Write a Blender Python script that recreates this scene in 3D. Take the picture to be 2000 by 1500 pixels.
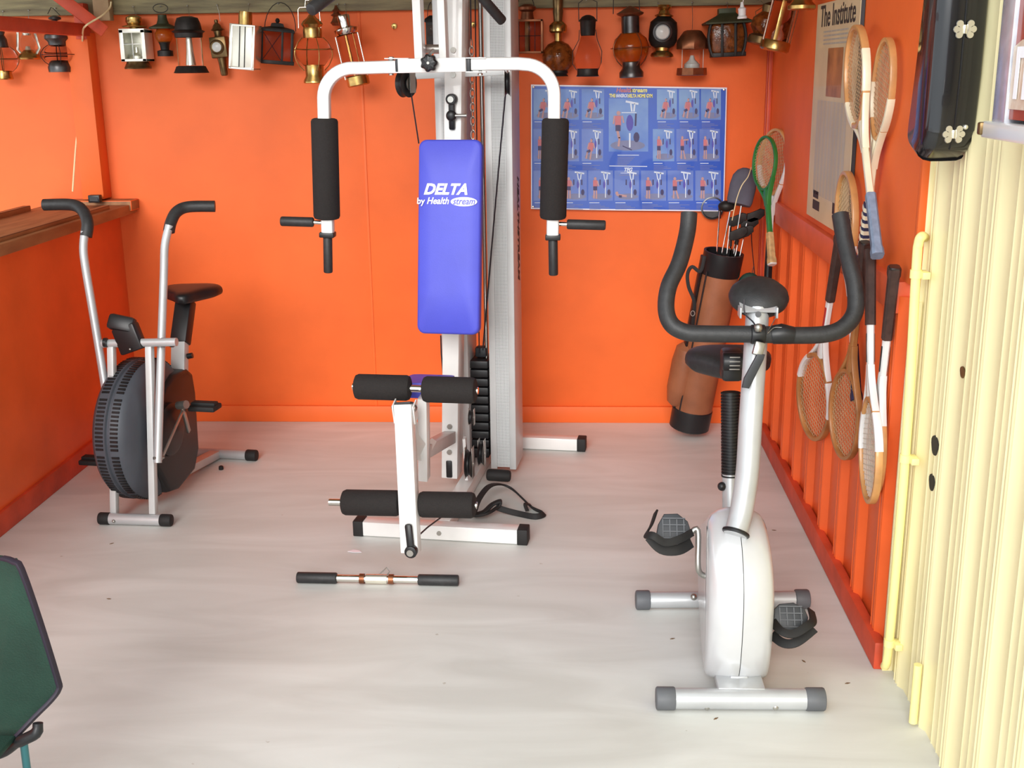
import bpy, bmesh, math, random
from mathutils import Vector, Matrix
random.seed(4)
PI = math.pi
C = bpy.context.scene.collection
for o in list(bpy.data.objects): bpy.data.objects.remove(o)
K = 1.075                      # metres per survey unit
# ---------------------------------------------------------------- camera
FPX, PITCH, YAW, ROLL = 2253.2, 0.2662, 0.0547, -0.0126
EYE = Vector((0, 0, 1.6*K))
fw = Vector((-math.sin(YAW)*math.cos(PITCH), math.cos(YAW)*math.cos(PITCH), -math.sin(PITCH)))
r0 = Vector((math.cos(YAW), math.sin(YAW), 0)); u0 = r0.cross(fw)
rt = r0*math.cos(ROLL) + u0*math.sin(ROLL); up = -r0*math.sin(ROLL) + u0*math.cos(ROLL)
cd = bpy.data.cameras.new('camera'); cam = bpy.data.objects.new('camera', cd); C.objects.link(cam)
cd.sensor_width = 36; cd.lens = 36*FPX/2000; cd.clip_start = .05; cd.clip_end = 200
cam.matrix_world = Matrix(((rt.x, up.x, -fw.x, EYE.x), (rt.y, up.y, -fw.y, EYE.y), (rt.z, up.z, -fw.z, EYE.z), (0, 0, 0, 1)))
sc = bpy.context.scene; sc.camera = cam
# ---------------------------------------------------------------- light
w = bpy.data.worlds.new('sky'); sc.world = w; w.use_nodes = True
bg = w.node_tree.nodes['Background']; bg.inputs[0].default_value = (.88, .95, 1, 1); bg.inputs[1].default_value = 1.7
sd = bpy.data.lights.new('daylight', 'SUN'); sd.energy = 2.7; sd.angle = math.radians(30); sd.color = (1, .97, .93)
sun = bpy.data.objects.new('daylight', sd); C.objects.link(sun)
sun.rotation_euler = Vector((.14, 1, -.40)).to_track_quat('-Z', 'Y').to_euler(); sun.location = (0, -4, 4)
sc.view_settings.view_transform = 'Standard'; sc.view_settings.look = 'None'
sc.view_settings.gamma = 1; sc.view_settings.use_curve_mapping = False; sc.view_settings.exposure = 0.08

# ---------------------------------------------------------------- measuring: sight line of the survey photo met with a plane
def ray(x, y): return fw + rt*((x-1000)/FPX) - up*((y-750)/FPX)
def PY(x, y, Y): d = ray(x, y); return EYE + d*(Y*K/d.y)
def PX(x, y, X): d = ray(x, y); return EYE + d*(X*K/d.x)
def PZ(x, y, Z=0): d = ray(x, y); return EYE + d*((Z*K-EYE.z)/d.z)
def pm(n, Y): return n*Y*K*.98/FPX          # n survey pixels at distance Y, in metres
# ---------------------------------------------------------------- materials
def lin(c): return tuple(((v/255)/12.92 if v <= 10 else (((v/255)+.055)/1.055)**2.4) for v in c) + (1,)
MATS = {}
def mat(name, rgb, rough=.5, metal=0, var=.08, scale=12, bump=0, bscale=60, trans=0, ior=1.45, alpha=1, coat=0, rgb2=None, stretch=None):
    if name in MATS: return MATS[name]
    m = bpy.data.materials.new(name); m.use_nodes = True; nt = m.node_tree; b = nt.nodes['Principled BSDF']
    tc = nt.nodes.new('ShaderNodeTexCoord'); nz = nt.nodes.new('ShaderNodeTexNoise'); nz.inputs['Scale'].default_value = scale; nz.inputs['Detail'].default_value = 4
    src = tc.outputs['Object']
    if stretch:
        mp = nt.nodes.new('ShaderNodeMapping'); mp.inputs['Scale'].default_value = stretch; nt.links.new(src, mp.inputs[0]); src = mp.outputs[0]
    nt.links.new(src, nz.inputs['Vector'])
    rp = nt.nodes.new('ShaderNodeValToRGB'); c = lin(rgb); c2 = lin(rgb2) if rgb2 else tuple(max(0, v*(1-var*2)) for v in c[:3])+(1,)
    c1 = c if rgb2 else tuple(min(1, v*(1+var)) for v in c[:3])+(1,)
    rp.color_ramp.elements[0].position = .3; rp.color_ramp.elements[0].color = c2
    rp.color_ramp.elements[1].position = .7; rp.color_ramp.elements[1].color = c1
    nt.links.new(nz.outputs['Fac'], rp.inputs[0]); nt.links.new(rp.outputs[0], b.inputs['Base Color'])
    b.inputs['Roughness'].default_value = rough; b.inputs['Metallic'].default_value = metal
    b.inputs['Transmission Weight'].default_value = trans; b.inputs['IOR'].default_value = ior; b.inputs['Alpha'].default_value = alpha
    b.inputs['Coat Weight'].default_value = coat
    if bump:
        n2 = nt.nodes.new('ShaderNodeTexNoise'); n2.inputs['Scale'].default_value = bscale; n2.inputs['Detail'].default_value = 3
        nt.links.new(src, n2.inputs['Vector'])
        bp = nt.nodes.new('ShaderNodeBump'); bp.inputs['Strength'].default_value = bump; bp.inputs['Distance'].default_value = .004
        nt.links.new(n2.outputs['Fac'], bp.inputs['Height']); nt.links.new(bp.outputs[0], b.inputs['Normal'])
    MATS[name] = m; return m
ORANGE = mat('orange_paint', (240, 108, 44), .55, var=.05, scale=3, bump=.15, bscale=40)
RORANGE = mat('orange_steel_paint', (238, 102, 48), .38, var=.06, scale=4, bump=.08)
REDP = mat('red_orange_timber', (206, 76, 46), .5, var=.12, scale=8, bump=.2)
TIMB = mat('weathered_timber', (150, 140, 105), .8, scale=5, rgb2=(108, 98, 78), bump=.4, stretch=(1, 6, 10))
TIMB2 = mat('sawn_timber_end', (176, 150, 116), .8, scale=9, rgb2=(150, 122, 92), bump=.3)
LEDGE = mat('stained_ledge_board', (172, 122, 80), .6, scale=4, rgb2=(140, 92, 58), bump=.2, stretch=(8, 1, 4))
LEDGED = mat('dark_ledge_batten', (104, 66, 46), .6, scale=6, var=.15)
YEL = mat('cream_yellow_steel', (246, 234, 184), .38, var=.03, scale=3)
YELP = mat('cream_yellow_pipe', (250, 238, 160), .4, var=.03)
WHITE = mat('white_enamel', (226, 226, 224), .3, var=.02, coat=.3)
SILV = mat('silver_paint', (186, 188, 190), .35, .35, var=.04, bump=.03, bscale=200)
SILVH = mat('silver_plastic', (205, 206, 208), .28, .25, var=.02, coat=.4)
GREYP = mat('grey_enamel', (196, 198, 198), .4, .1, var=.03)
CHROME = mat('chrome', (225, 222, 215), .12, 1, var=.03)
STEEL = mat('dull_steel', (170, 168, 162), .35, .9, var=.08)
BLACK = mat('black_plastic', (28, 28, 30), .4, var=.15)
DGREY = mat('charcoal_plastic', (52, 54, 58), .45, var=.1)
FANG = mat('fan_grey_plastic', (74, 78, 86), .5, var=.06)
MGREY = mat('grey_rubber', (92, 94, 98), .55, var=.1)
FOAM = mat('black_foam', (34, 30, 29), .85, var=.12, scale=200, bump=.5, bscale=350)
FOAMG = mat('handle_foam', (44, 44, 45), .5, var=.12, scale=60, bump=.15, bscale=250)
BLUE = mat('blue_vinyl', (76, 82, 198), .5, var=.04, scale=6, bump=.1, bscale=300)
TXTW = mat('white_print', (245, 245, 248), .5, var=.01)
TXTB = mat('blue_print', (76, 82, 198), .5, var=.01)
TXTK = mat('black_print', (50, 46, 44), .6, var=.02)
RUBB = mat('black_rubber', (30, 29, 29), .7, var=.1)
CABLE = mat('black_cable', (38, 36, 44), .45, var=.05)
BRASS = mat('aged_brass', (196, 160, 96), .26, .95, var=.2, scale=25)
BRASSD = mat('dark_brass', (128, 104, 70), .38, .85, var=.25, scale=25)
COPPER = mat('brown_copper', (140, 88, 60), .4, .75, var=.2, scale=20)
IRON = mat('blackened_iron', (46, 42, 40), .5, .5, var=.25, scale=25)
PEWT = mat('dark_pewter', (90, 88, 88), .35, .85, var=.2, scale=20)
GREEND = mat('green_painted_tin', (62, 66, 44), .55, .2, var=.2, scale=20)
TIN = mat('bright_tin', (232, 228, 214), .22, .8, var=.06, scale=12)
TINW = mat('pale_tin_sheet', (238, 236, 222), .35, .35, var=.05, scale=12)
FROST = mat('milky_glass', (205, 205, 200), .25, var=.06, scale=16)
GLASS = mat('clear_glass', (250, 250, 248), .03, trans=1, ior=1.12, var=.0)
GLASSP = mat('smoky_glass', (236, 212, 202), .05, trans=1, ior=1.10, var=.03)
AMBER = mat('amber_glass', (214, 120, 40), .08, trans=.75, ior=1.3, var=.12)
AMBERD = mat('brown_crackle_glass', (150, 82, 34), .1, trans=.45, ior=1.35, var=.35, scale=40, bump=.4, bscale=90)
WOOD = mat('racket_ash', (206, 150, 92), .4, var=.12, scale=14, coat=.3)
WOODD = mat('racket_old_ash', (176, 118, 66), .45, var=.15, scale=14, coat=.2)
CREAM = mat('racket_cream', (236, 226, 196), .4, var=.05, coat=.3)
REDR = mat('racket_red', (170, 44, 44), .4, var=.05)
NAVY = mat('navy_wrap', (44, 44, 78), .7, var=.1)
BLUEW = mat('faded_blue_tape', (126, 140, 162), .85, var=.12, scale=40, bump=.5)
GREENR = mat('racket_green', (34, 112, 50), .35, var=.08, coat=.3)
YSPOT = mat('yellow_stitch', (210, 220, 90), .5, var=.05)
GUT = mat('string_gut', (196, 170, 130), .5, var=.1)
GUTW = mat('string_pale', (222, 214, 200), .5, var=.1)
LEATH = mat('tan_leather', (146, 90, 60), .45, var=.14, scale=7, bump=.2, bscale=120)
LEATHG = mat('brown_leather_grip', (66, 46, 40), .7, var=.18, scale=40, bump=.4)
TANG = mat('old_tan_grip', (186, 150, 102), .7, var=.15, scale=50, bump=.3)
SLATE = mat('grey_slate_fabric', (86, 84, 96), .8, var=.08, bump=.3)
GCLOTH = mat('green_canvas', (26, 56, 44), .7, var=.15, scale=9, bump=.3, bscale=260)
PURP = mat('dark_purple_binding', (42, 34, 48), .6, var=.08)
TEAL = mat('teal_tube', (64, 120, 124), .35, .4, var=.05)
CORD = mat('cream_cord', (232, 214, 168), .6, var=.05)
PAPER = mat('aged_paper', (214, 192, 152), .5, var=.08, scale=4, coat=.1)
PAPERG = mat('grey_print', (176, 172, 160), .35, var=.1, scale=60, stretch=(1, 1, .02))
PHOTO = mat('sepia_photo', (178, 116, 66), .45, var=.3, scale=9, coat=.1)

def dotted():
    m = bpy.data.materials.new('perforated_sheet'); m.use_nodes = True; nt = m.node_tree; b = nt.nodes['Principled BSDF']
    tc = nt.nodes.new('ShaderNodeTexCoord'); mp = nt.nodes.new('ShaderNodeMapping'); mp.inputs['Rotation'].default_value = (0, .785, 0)
    nt.links.new(tc.outputs['Object'], mp.inputs[0]); sx = nt.nodes.new('ShaderNodeSeparateXYZ'); nt.links.new(mp.outputs[0], sx.inputs[0])
    def mth(op, a, bb=None):
        n = nt.nodes.new('ShaderNodeMath'); n.operation = op
        for i, v in enumerate((a, bb)):
            if v is None: continue
            if isinstance(v, (int, float)): n.inputs[i].default_value = v
            else: nt.links.new(v, n.inputs[i])
        return n.outputs[0]
    f = 2*PI/.0085
    p = mth('MULTIPLY', mth('SINE', mth('MULTIPLY', sx.outputs[0], f)), mth('SINE', mth('MULTIPLY', sx.outputs[2], f)))
    h = mth('GREATER_THAN', p, .32)
    mx = nt.nodes.new('ShaderNodeMix'); mx.data_type = 'RGBA'; nt.links.new(h, mx.inputs[0])
    mx.inputs[6].default_value = lin((206, 210, 210)); mx.inputs[7].default_value = lin((92, 94, 98)); nt.links.new(mx.outputs[2], b.inputs['Base Color'])
    b.inputs['Roughness'].default_value = .45; return m
PERF = dotted()
def floor_mat():
    m = bpy.data.materials.new('concrete'); m.use_nodes = True; nt = m.node_tree; b = nt.nodes['Principled BSDF']
    tc = nt.nodes.new('ShaderNodeTexCoord')
    mp = nt.nodes.new('ShaderNodeMapping'); mp.inputs['Scale'].default_value = (.7, 2.6, 1); mp.inputs['Rotation'].default_value = (0, 0, -.25); nt.links.new(tc.outputs['Object'], mp.inputs[0])
    n1 = nt.nodes.new('ShaderNodeTexNoise'); n1.inputs['Scale'].default_value = 2.2; n1.inputs['Detail'].default_value = 8; n1.inputs['Distortion'].default_value = 1; nt.links.new(mp.outputs[0], n1.inputs[0])
    r1 = nt.nodes.new('ShaderNodeValToRGB'); e = r1.color_ramp.elements; e[0].position = .32; e[0].color = lin((202, 202, 197)); e[1].position = .68; e[1].color = lin((219, 220, 216)); nt.links.new(n1.outputs[0], r1.inputs[0])
    n2 = nt.nodes.new('ShaderNodeTexNoise'); n2.inputs['Scale'].default_value = 22; n2.inputs['Detail'].default_value = 3; nt.links.new(tc.outputs['Object'], n2.inputs[0])
    r2 = nt.nodes.new('ShaderNodeValToRGB'); e = r2.color_ramp.elements; e[0].position = .76; e[0].color = (1, 1, 1, 1); e[1].position = .80; e[1].color = (.62, .56, .5, 1); nt.links.new(n2.outputs[0], r2.inputs[0])
    mx = nt.nodes.new('ShaderNodeMix'); mx.data_type = 'RGBA'; mx.blend_type = 'MULTIPLY'; mx.inputs[0].default_value = .8
    nt.links.new(r1.outputs[0], mx.inputs[6]); nt.links.new(r2.outputs[0], mx.inputs[7]); nt.links.new(mx.outputs[2], b.inputs['Base Color'])
    b.inputs['Roughness'].default_value = .5
    bp = nt.nodes.new('ShaderNodeBump'); bp.inputs['Strength'].default_value = .15; bp.inputs['Distance'].default_value = .01; nt.links.new(n1.outputs[0], bp.inputs['Height']); nt.links.new(bp.outputs[0], b.inputs['Normal'])
    return m
CONC = floor_mat()
# ---------------------------------------------------------------- mesh collector
def V(*a): return Vector(a[0]) if len(a) == 1 else Vector(a)
def frame(d, upv=None):
    d = d.normalized(); u = Vector(upv) if upv is not None else (Vector((0, 0, 1)) if abs(d.z) < .95 else Vector((0, 1, 0)))
    x = d.cross(u).normalized(); y = x.cross(d).normalized(); return x, y, d
class MB:
    def __init__(s, *mats): s.bm = bmesh.new(); s.mats = mats
    def _f(s, faces, mi):
        for f in faces: f.material_index = mi
    def poly(s, pts, mi=0):
        f = s.bm.faces.new([s.bm.verts.new(p) for p in pts]); f.material_index = mi; return s
    def box(s, c, size, M=None, bev=0, mi=0, seg=2):
        r = bmesh.ops.create_cube(s.bm, size=1); vs = r['verts']
        for v in vs: v.co = Vector((v.co.x*size[0], v.co.y*size[1], v.co.z*size[2]))
        fs = {f for v in vs for f in v.link_faces}
        if bev:
            es = list({e for v in vs for e in v.link_edges})
            rr = bmesh.ops.bevel(s.bm, geom=es, offset=bev, segments=seg, profile=.5, affect='EDGES'); fs = set(rr['faces']) | {f for f in fs if f.is_valid}
            vs = list({v for f in fs for v in f.verts})
        for v in vs: v.co = (M @ v.co if M is not None else v.co) + Vector(c)
        s._f(fs, mi); return s
    def bar(s, p, q, w_, h, upv=None, bev=0, mi=0):
        p = Vector(p); q = Vector(q); x, y, d = frame(q-p, upv); M = Matrix((x, y, d)).transposed()
        return s.box((p+q)/2, (w_, h, (q-p).length), M, bev, mi)
    def loft(s, rings, mi=0, cap=True, close=True):
        R = [[s.bm.verts.new(p) for p in r] for r in rings]; n = len(R[0]); fs = []
        for a, b in zip(R, R[1:]):
            for i in range(n if close else n-1):
                j = (i+1) % n
                try: fs.append(s.bm.faces.new((a[i], a[j], b[j], b[i])))
                except ValueError: pass
        if cap and close:
            for r in (R[0][::-1], R[-1]):
                try: fs.append(s.bm.faces.new(r))
                except ValueError: pass
        s._f(fs, mi); return s
    def tube(s, pts, r, n=10, mi=0, cap=True, sq=None, upv=None):
        pts = [Vector(p) for p in pts]; rings = []; px = None
        for i, p in enumerate(pts):
            d = (pts[min(i+1, len(pts)-1)] - pts[max(i-1, 0)]).normalized()
            if px is None:
                px, py, _ = frame(d, upv)
            else:
                px = (px - d*px.dot(d)).normalized()
            py = d.cross(px); rr = r[i] if isinstance(r, (list, tuple)) else r
            if sq:
                a, b = sq; k = min(a, b)*.22; co = []
                for sx_, sy_ in ((1, 1), (-1, 1), (-1, -1), (1, -1)):
                    q = [(sx_*a/2, sy_*(b/2-k)), (sx_*(a/2-k*.3), sy_*(b/2-k*.3)), (sx_*(a/2-k), sy_*b/2)]
                    co += q if sx_*sy_ > 0 else q[::-1]
                rings.append([p + px*u*rr + py*v*rr for u, v in co])
            else: rings.append([p + px*math.cos(2*PI*k/n)*rr + py*math.sin(2*PI*k/n)*rr for k in range(n)])
        return s.loft(rings, mi, cap)
    def cyl(s, p, q, r, n=20, mi=0, bev=0):
        p = Vector(p); q = Vector(q); d = (q-p).normalized()
        if bev: return s.tube([p, p+d*bev*.3, p+d*bev, q-d*bev, q-d*bev*.3, q], [r-bev, r-bev*.3, r, r, r-bev*.3, r-bev], n, mi)
        return s.tube([p, q], r, n, mi)
    def lathe(s, prof, c=(0, 0, 0), axis=(0, 0, 1), n=24, mi=0, upv=None, sx=1, sy=1, cap=True):
        x, y, d = frame(Vector(axis), upv); c = Vector(c)
        return s.loft([[c + d*z + x*math.cos(2*PI*k/n)*max(r, .0002)*sx + y*math.sin(2*PI*k/n)*max(r, .0002)*sy for k in range(n)] for r, z in prof], mi, cap)
    def ball(s, c, r, mi=0, n=14, sc=(1, 1, 1)):
        q = bmesh.ops.create_uvsphere(s.bm, u_segments=n, v_segments=n//2+2, radius=1)
        for v in q['verts']: v.co = Vector((v.co.x*r*sc[0], v.co.y*r*sc[1], v.co.z*r*sc[2])) + Vector(c)
        s._f({f for v in q['verts'] for f in v.link_faces}, mi); return s
    def prism(s, pts, off, mi=0, bev=0):
        off = Vector(off); a = [s.bm.verts.new(p) for p in pts]; b = [s.bm.verts.new(Vector(p)+off) for p in pts]; n = len(a); fs = [s.bm.faces.new(a[::-1]), s.bm.faces.new(b)]
        for i in range(n): fs.append(s.bm.faces.new((a[i], a[(i+1) % n], b[(i+1) % n], b[i])))
        if bev:
            es = list({e for f in fs[:2] for e in f.edges})
            r = bmesh.ops.bevel(s.bm, geom=es, offset=bev, segments=3, profile=.5, affect='EDGES'); fs = [f for f in fs if f.is_valid] + r['faces']
        s._f(fs, mi); return s
    def build(s, name, parent=None, ang=38, local=False, label=None):
        bmesh.ops.recalc_face_normals(s.bm, faces=s.bm.faces[:])
        me = bpy.data.meshes.new(name)
        base = Vector((0, 0, 0))
        o = bpy.data.objects.new(name, me)
        if parent is not None and not local:
            s.bm.transform(WM(parent).inverted())
        elif parent is None:
            xs = [v.co for v in s.bm.verts]
            base = Vector(((min(v.x for v in xs)+max(v.x for v in xs))/2, (min(v.y for v in xs)+max(v.y for v in xs))/2, min(v.z for v in xs)))
            s.bm.transform(Matrix.Translation(-base)); o.location = base
        s.bm.to_mesh(me); s.bm.free()
        for m in s.mats: me.materials.append(m)
        for p in me.polygons: p.use_smooth = True
        me.set_sharp_from_angle(angle=math.radians(ang))
        C.objects.link(o)
        if parent is not None: o.parent = parent
        if label: o['label'] = label
        return o
def WM(o):
    M = o.matrix_basis.copy(); p = o.parent
    while p: M = p.matrix_basis @ M; p = p.parent
    return M
def tag(o, label, cat, group=None):
    o['label'] = label; o['category'] = cat
    if group: o['group'] = group
    return o
def thing(name, label, cat, loc, group=None, rot=None):
    o = bpy.data.objects.new(name, None); C.objects.link(o); o.location = loc; o.empty_display_size = .1
    if rot is not None: o.rotation_mode = 'QUATERNION'; o.rotation_quaternion = rot
    return tag(o, label, cat, group)
def struct(o): o['kind'] = 'structure'; return o
def text(s, size, m, org, xd, yd, name, parent, bold=0, shear=0, align='LEFT', ex=.0006, sx=1):
    cu = bpy.data.curves.new(name, 'FONT'); cu.body = s; cu.size = size; cu.offset = bold; cu.shear = shear; cu.align_x = align; cu.extrude = ex; cu.resolution_u = 3
    t = bpy.data.objects.new(name, cu); C.objects.link(t); bpy.context.view_layer.update()
    me = bpy.data.meshes.new_from_object(t.evaluated_get(bpy.context.evaluated_depsgraph_get())); bpy.data.objects.remove(t)
    xd = Vector(xd).normalized(); yd = Vector(yd).normalized(); zd = xd.cross(yd).normalized()
    M = Matrix.Translation(Vector(org)) @ Matrix((xd, yd, zd)).transposed().to_4x4() @ Matrix.Diagonal((sx, 1, 1, 1))
    me.transform(WM(parent).inverted() @ M); me.materials.clear(); me.materials.append(m)
    o = bpy.data.objects.new(name, me); C.objects.link(o); o.parent = parent; return o
def arc(c, r, a0, a1, u, v, n=8):
    c = Vector(c); u = Vector(u); v = Vector(v)
    return [c + u*math.cos(a0+(a1-a0)*i/n)*r + v*math.sin(a0+(a1-a0)*i/n)*r for i in range(n+1)]
def smooth(pts, n=6):
    pts = [Vector(p) for p in pts]; out = []
    for i in range(len(pts)-1):
        p0 = pts[max(i-1, 0)]; p1 = pts[i]; p2 = pts[i+1]; p3 = pts[min(i+2, len(pts)-1)]
        for k in range(n):
            t = k/n; out.append(.5*((2*p1)+(p2-p0)*t+(2*p0-5*p1+4*p2-p3)*t*t+(3*p1-p0-3*p2+p3)*t**3))
    return out + [pts[-1]]

# ================================================================ SETTING
D = 5.187*K; XL = -2.068*K; XR = .8486*K; YE = 2.893*K; RAIL = 1.0628*K; LZ = 1.0433*K; BZ = 1.85*K; CEIL = BZ+.72
struct(MB(CONC).box((0, 1.6, -.06), (9, 8.2, .12)).build('floor'))
def rib_panel(m, X, y0, y1, z0, z1, pitch, depth, th=.012, first=.1, fine=True):
    # ribbed steel sheet facing -X; ribs stand proud of the pans
    prof = [(y0, 0)]; y = y0+first*pitch
    while y + pitch*.30 < y1:
        a = pitch
        prof += [(y, 0), (y+a*.10, depth), (y+a*.13, depth-.005), (y+a*.16, depth), (y+a*.20, depth), (y+a*.23, depth-.005), (y+a*.26, depth), (y+a*.34, 0)]
        if fine:
            for q in (.52, .72): prof += [(y+a*q, 0), (y+a*(q+.02), depth*.22), (y+a*(q+.05), 0)]
        y += pitch
    prof = [q for q in prof if q[0] < y1] + [(y1, 0)]
    mb = MB(m)
    out = [(X-d, yy) for yy, d in prof] + [(X+th, y1), (X+th, y0)]
    mb.loft([[Vector((a, b, z)) for a, b in out] for z in (z0, z1)]); return mb
mb = MB(ORANGE)                                                     # back wall in sheets with a proud joint
xs = [-4.6, PY(722, 500, 5.187).x, XR+.3]
for a, b in zip(xs, xs[1:]): mb.box(((a+b)/2, D+.03, CEIL/2), (b-a-.003, .06, CEIL), bev=.0015)
mb.box((xs[1], D-.001, BZ/2), (.012, .006, BZ), bev=.001)
struct(mb.build('wall_back'))
struct(rib_panel(RORANGE, XR+.010, YE-.0, D-.02, 0, RAIL-.04, .245*K, .022, first=.2, fine=False).build('wall_right'))
struct(MB(ORANGE).box((XR+.015, (YE+D)/2, (RAIL+CEIL)/2), (.03, D-YE, CEIL-RAIL)).build('wall_right_upper'))
struct(MB(mat('salmon_rail_paint', (222, 96, 58), .45, var=.08, scale=7)).box((XR+.0, (YE+D)/2+.03, RAIL-.045), (.05, D-YE-.1, .09), bev=.004).build('trim_1'))      # rail between the two
struct(MB(REDP).box((XR-.012, (YE+D)/2, .043), (.03, D-YE, .086), bev=.004).build('baseboard_right'))
struct(MB(ORANGE).box(((XL+XR)/2, D-.009, .042), (XR-XL-.03, .018, .084), bev=.003).build('baseboard_back'))
struct(MB(RORANGE).box((XL-.04, (D+1.4)/2, LZ/2-.03), (.08, D-1.4, LZ-.06)).build('wall_left'))
struct(MB(REDP).box((XL+.008, (D+1.4)/2, .045), (.018, D-1.42, .09), bev=.003).build('baseboard_left'))
struct(MB(REDP, ORANGE).box((XR-.012, D-.012, BZ/2+.02), (.022, .022, BZ-.05), bev=.002).box((XR-.03+.02, D-.035, BZ/2+.02), (.018, .03, BZ-.05), bev=.002, mi=1).build('trim_2'))
struct(MB(TIMB).box(((XR-4.4)/2, D-.022, BZ+.09), (XR+4.38, .044, .18), bev=.003).build('trim_3'))        # long rough timber carrying the lanterns
struct(MB(TIMB).box((-1.7, (D+2.75)/2, CEIL+.04), (6.2, D-2.75, .08)).build('ceiling'))
# yellow outer wall
ZT = 2.5
struct(rib_panel(YEL, .876*K, .6, YE-.002, 0.0, ZT, .200*K, .012, first=.15).build('wall_front_right'))
# ledge on the half wall
mb = MB(LEDGE, LEDGED, ORANGE)
lx0 = PY(262, 378, 5.16).x; lx1 = lx0-.42
mb.box(((lx0+lx1)/2, (D+1.3)/2, LZ-.03), (lx0-lx1, D-1.3-.02, .045), bev=.003)
mb.box((lx0-.045, (D+1.2)/2-.12, LZ), (.03, D-1.5, .02), bev=.003, mi=1)
mb.box((lx1+.02, (D+1.2)/2-.12, LZ+.002), (.035, D-1.6, .03), bev=.003, mi=1)
mb.box(((lx0+lx1)/2+.0, D-.055, LZ-.012), (lx0-lx1+.02, .10, .05), bev=.004, mi=2)
struct(mb.build('trim_4'))
# post on the ledge, top rail, brace
pa = PY(188, 360, 5.13)
struct(MB(ORANGE).box((pa.x-.006, D-.05, (LZ+BZ)/2-.03), (.105, .10, BZ-LZ-.10), bev=.003).build('trim_5'))
struct(MB(REDP).box((pa.x+.02, D-.075, BZ-.03), (.05, .06, .16), bev=.003).build('trim_6'))
struct(MB(REDP).bar((XL-.05, D-.07, PY(205, 58, 5.1).z), (XL-.05, 1.3, PY(205, 58, 5.1).z), .05, .055, bev=.003).build('trim_7'))
struct(MB(REDP).bar(PY(205, 62, 5.03), PY(95, -22, 4.95), .04, .055, bev=.003).build('trim_8'))
struct(MB(ORANGE).box((XR+.009, YE+.010, (RAIL+CEIL)/2), (.020, .024, CEIL-RAIL), bev=.001).build('trim_10'))
struct(MB(YEL).box((XR+.036, YE+.004, CEIL/2), (.036, .012, CEIL), bev=.001).build('trim_11'))
struct(MB(YEL).box((XR+.012, YE-.002, RAIL/2-.02), (.03, .010, RAIL-.04), bev=.001).build('trim_12'))
struct(MB(TIMB2).box(PY(201, 14, 5.1), (.075, .05, .12), bev=.003).build('trim_9'))

# ================================================================ LANTERNS on the back wall beam
def lantern(name, label, cx, cy, parts, tilt=0, Yd=None, rmax=30, hang=None, twist=0, cat='lantern'):
    Yd = Yd or (5.187 - (rmax*.00232+.012)/K); k = pm(1, Yd)
    P = PY(cx, cy, Yd)
    from mathutils import Euler
    q = Euler((0, math.radians(tilt), math.radians(twist)), 'XYZ').to_quaternion()
    t = thing(name, label, cat, P, 'antique lanterns hanging from the back beam', q)
    for nm, m, shapes in parts:
        mb = MB(m)
        for s in shapes:
            if s[0] == 'L':
                kw = s[2] if len(s) > 2 else {}
                ox = kw.pop('ox', 0)*k; oy = kw.pop('oy', 0)*k
                mb.lathe([(r*k, -(y-cy)*k) for r, y in s[1]], (ox, oy, 0), upv=(0, 1, 0), **kw)
            elif s[0] == 'B':
                x0, y0, x1, y1, dp = s[1]; bv = s[2] if len(s) > 2 else .6
                oy = s[3] if len(s) > 3 else 0
                mb.box((((x0+x1)/2-cx)*k, oy*k, -((y0+y1)/2-cy)*k), ((x1-x0)*k, dp*k, (y1-y0)*k), bev=bv*k)
            elif s[0] == 'T':
                mb.tube([((a-cx)*k, d*k, -(b-cy)*k) for a, b, d in s[1]], s[2]*k, n=6)
            elif s[0] == 'R':      # ring facing the room
                (a, b, d), r, rr = s[1], s[2], s[3]; sy = s[4] if len(s) > 4 else 1
                mb.tube([((a-cx)*k+math.cos(2*PI*i/20)*r*k, d*k, -(b-cy)*k+math.sin(2*PI*i/20)*r*sy*k) for i in range(21)], rr*k, n=6)
            elif s[0] == 'H':      # horizontal hoop
                y, r, rr = s[1], s[2], s[3]
                mb.tube([(math.cos(2*PI*i/24)*r*k, math.sin(2*PI*i/24)*r*k, -(y-cy)*k) for i in range(25)], rr*k, n=6)
            elif s[0] == 'P':      # tapered square: (halfw, y) list
                mb.loft([[Vector((sx*h*k, sy*h*k*s[2], -(y-cy)*k)) for sx, sy in ((-1, -1), (1, -1), (1, 1), (-1, 1))] for h, y in s[1]])
            elif s[0] == 'D':      # disc facing the room
                (a, b, d), prof = s[1], s[2]
                mb.lathe([(r*k, z*k) for r, z in prof], ((a-cx)*k, d*k, -(b-cy)*k), axis=(0, -1, 0))
        mb.build(nm, t, local=True)
    if hang:
        (x0, y0), (x1, y1) = hang
        a = PY(x0, y0, Yd); b = PY(x1, y1, 5.187-.042/K-.012)
        mb = MB(STEEL); mb.tube([a, (a+b)/2+Vector((.002, 0, 0)), b, b+Vector((0, .016, .0))], .0012, n=5); mb.ball(b, .004, n=8); mb.build('hook', t)
    return t
def bail(x0, x1, yb, yt, r=.7, flat=False, d=-2):
    if flat: pts = [(x0, yb, d), (x0+1, yt+4, d), (x0+4, yt, d), (x1-4, yt-1, d), (x1-1, yt+3, d), (x1, yb, d)]
    else:
        c = (x0+x1)/2; h = (x1-x0)/2; pts = [(c+h*math.cos(PI-PI*i/12), yb-(yb-yt)*math.sin(PI*i/12), d) for i in range(13)]
    return ('T', pts, r)
def cage(cx, y0, y1, rm, n=4, r=.7, r0=.55):
    out = []
    for i in range(n):
        a = 2*PI*i/n + .5
        out.append(('T', [(cx+math.cos(a)*rm*q, y0+(y1-y0)*t, math.sin(a)*rm*q) for t, q in ((0, r0), (.15, .8), (.35, .98), (.5, 1.02), (.65, .98), (.85, .8), (1, r0))], r))
    return out
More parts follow.
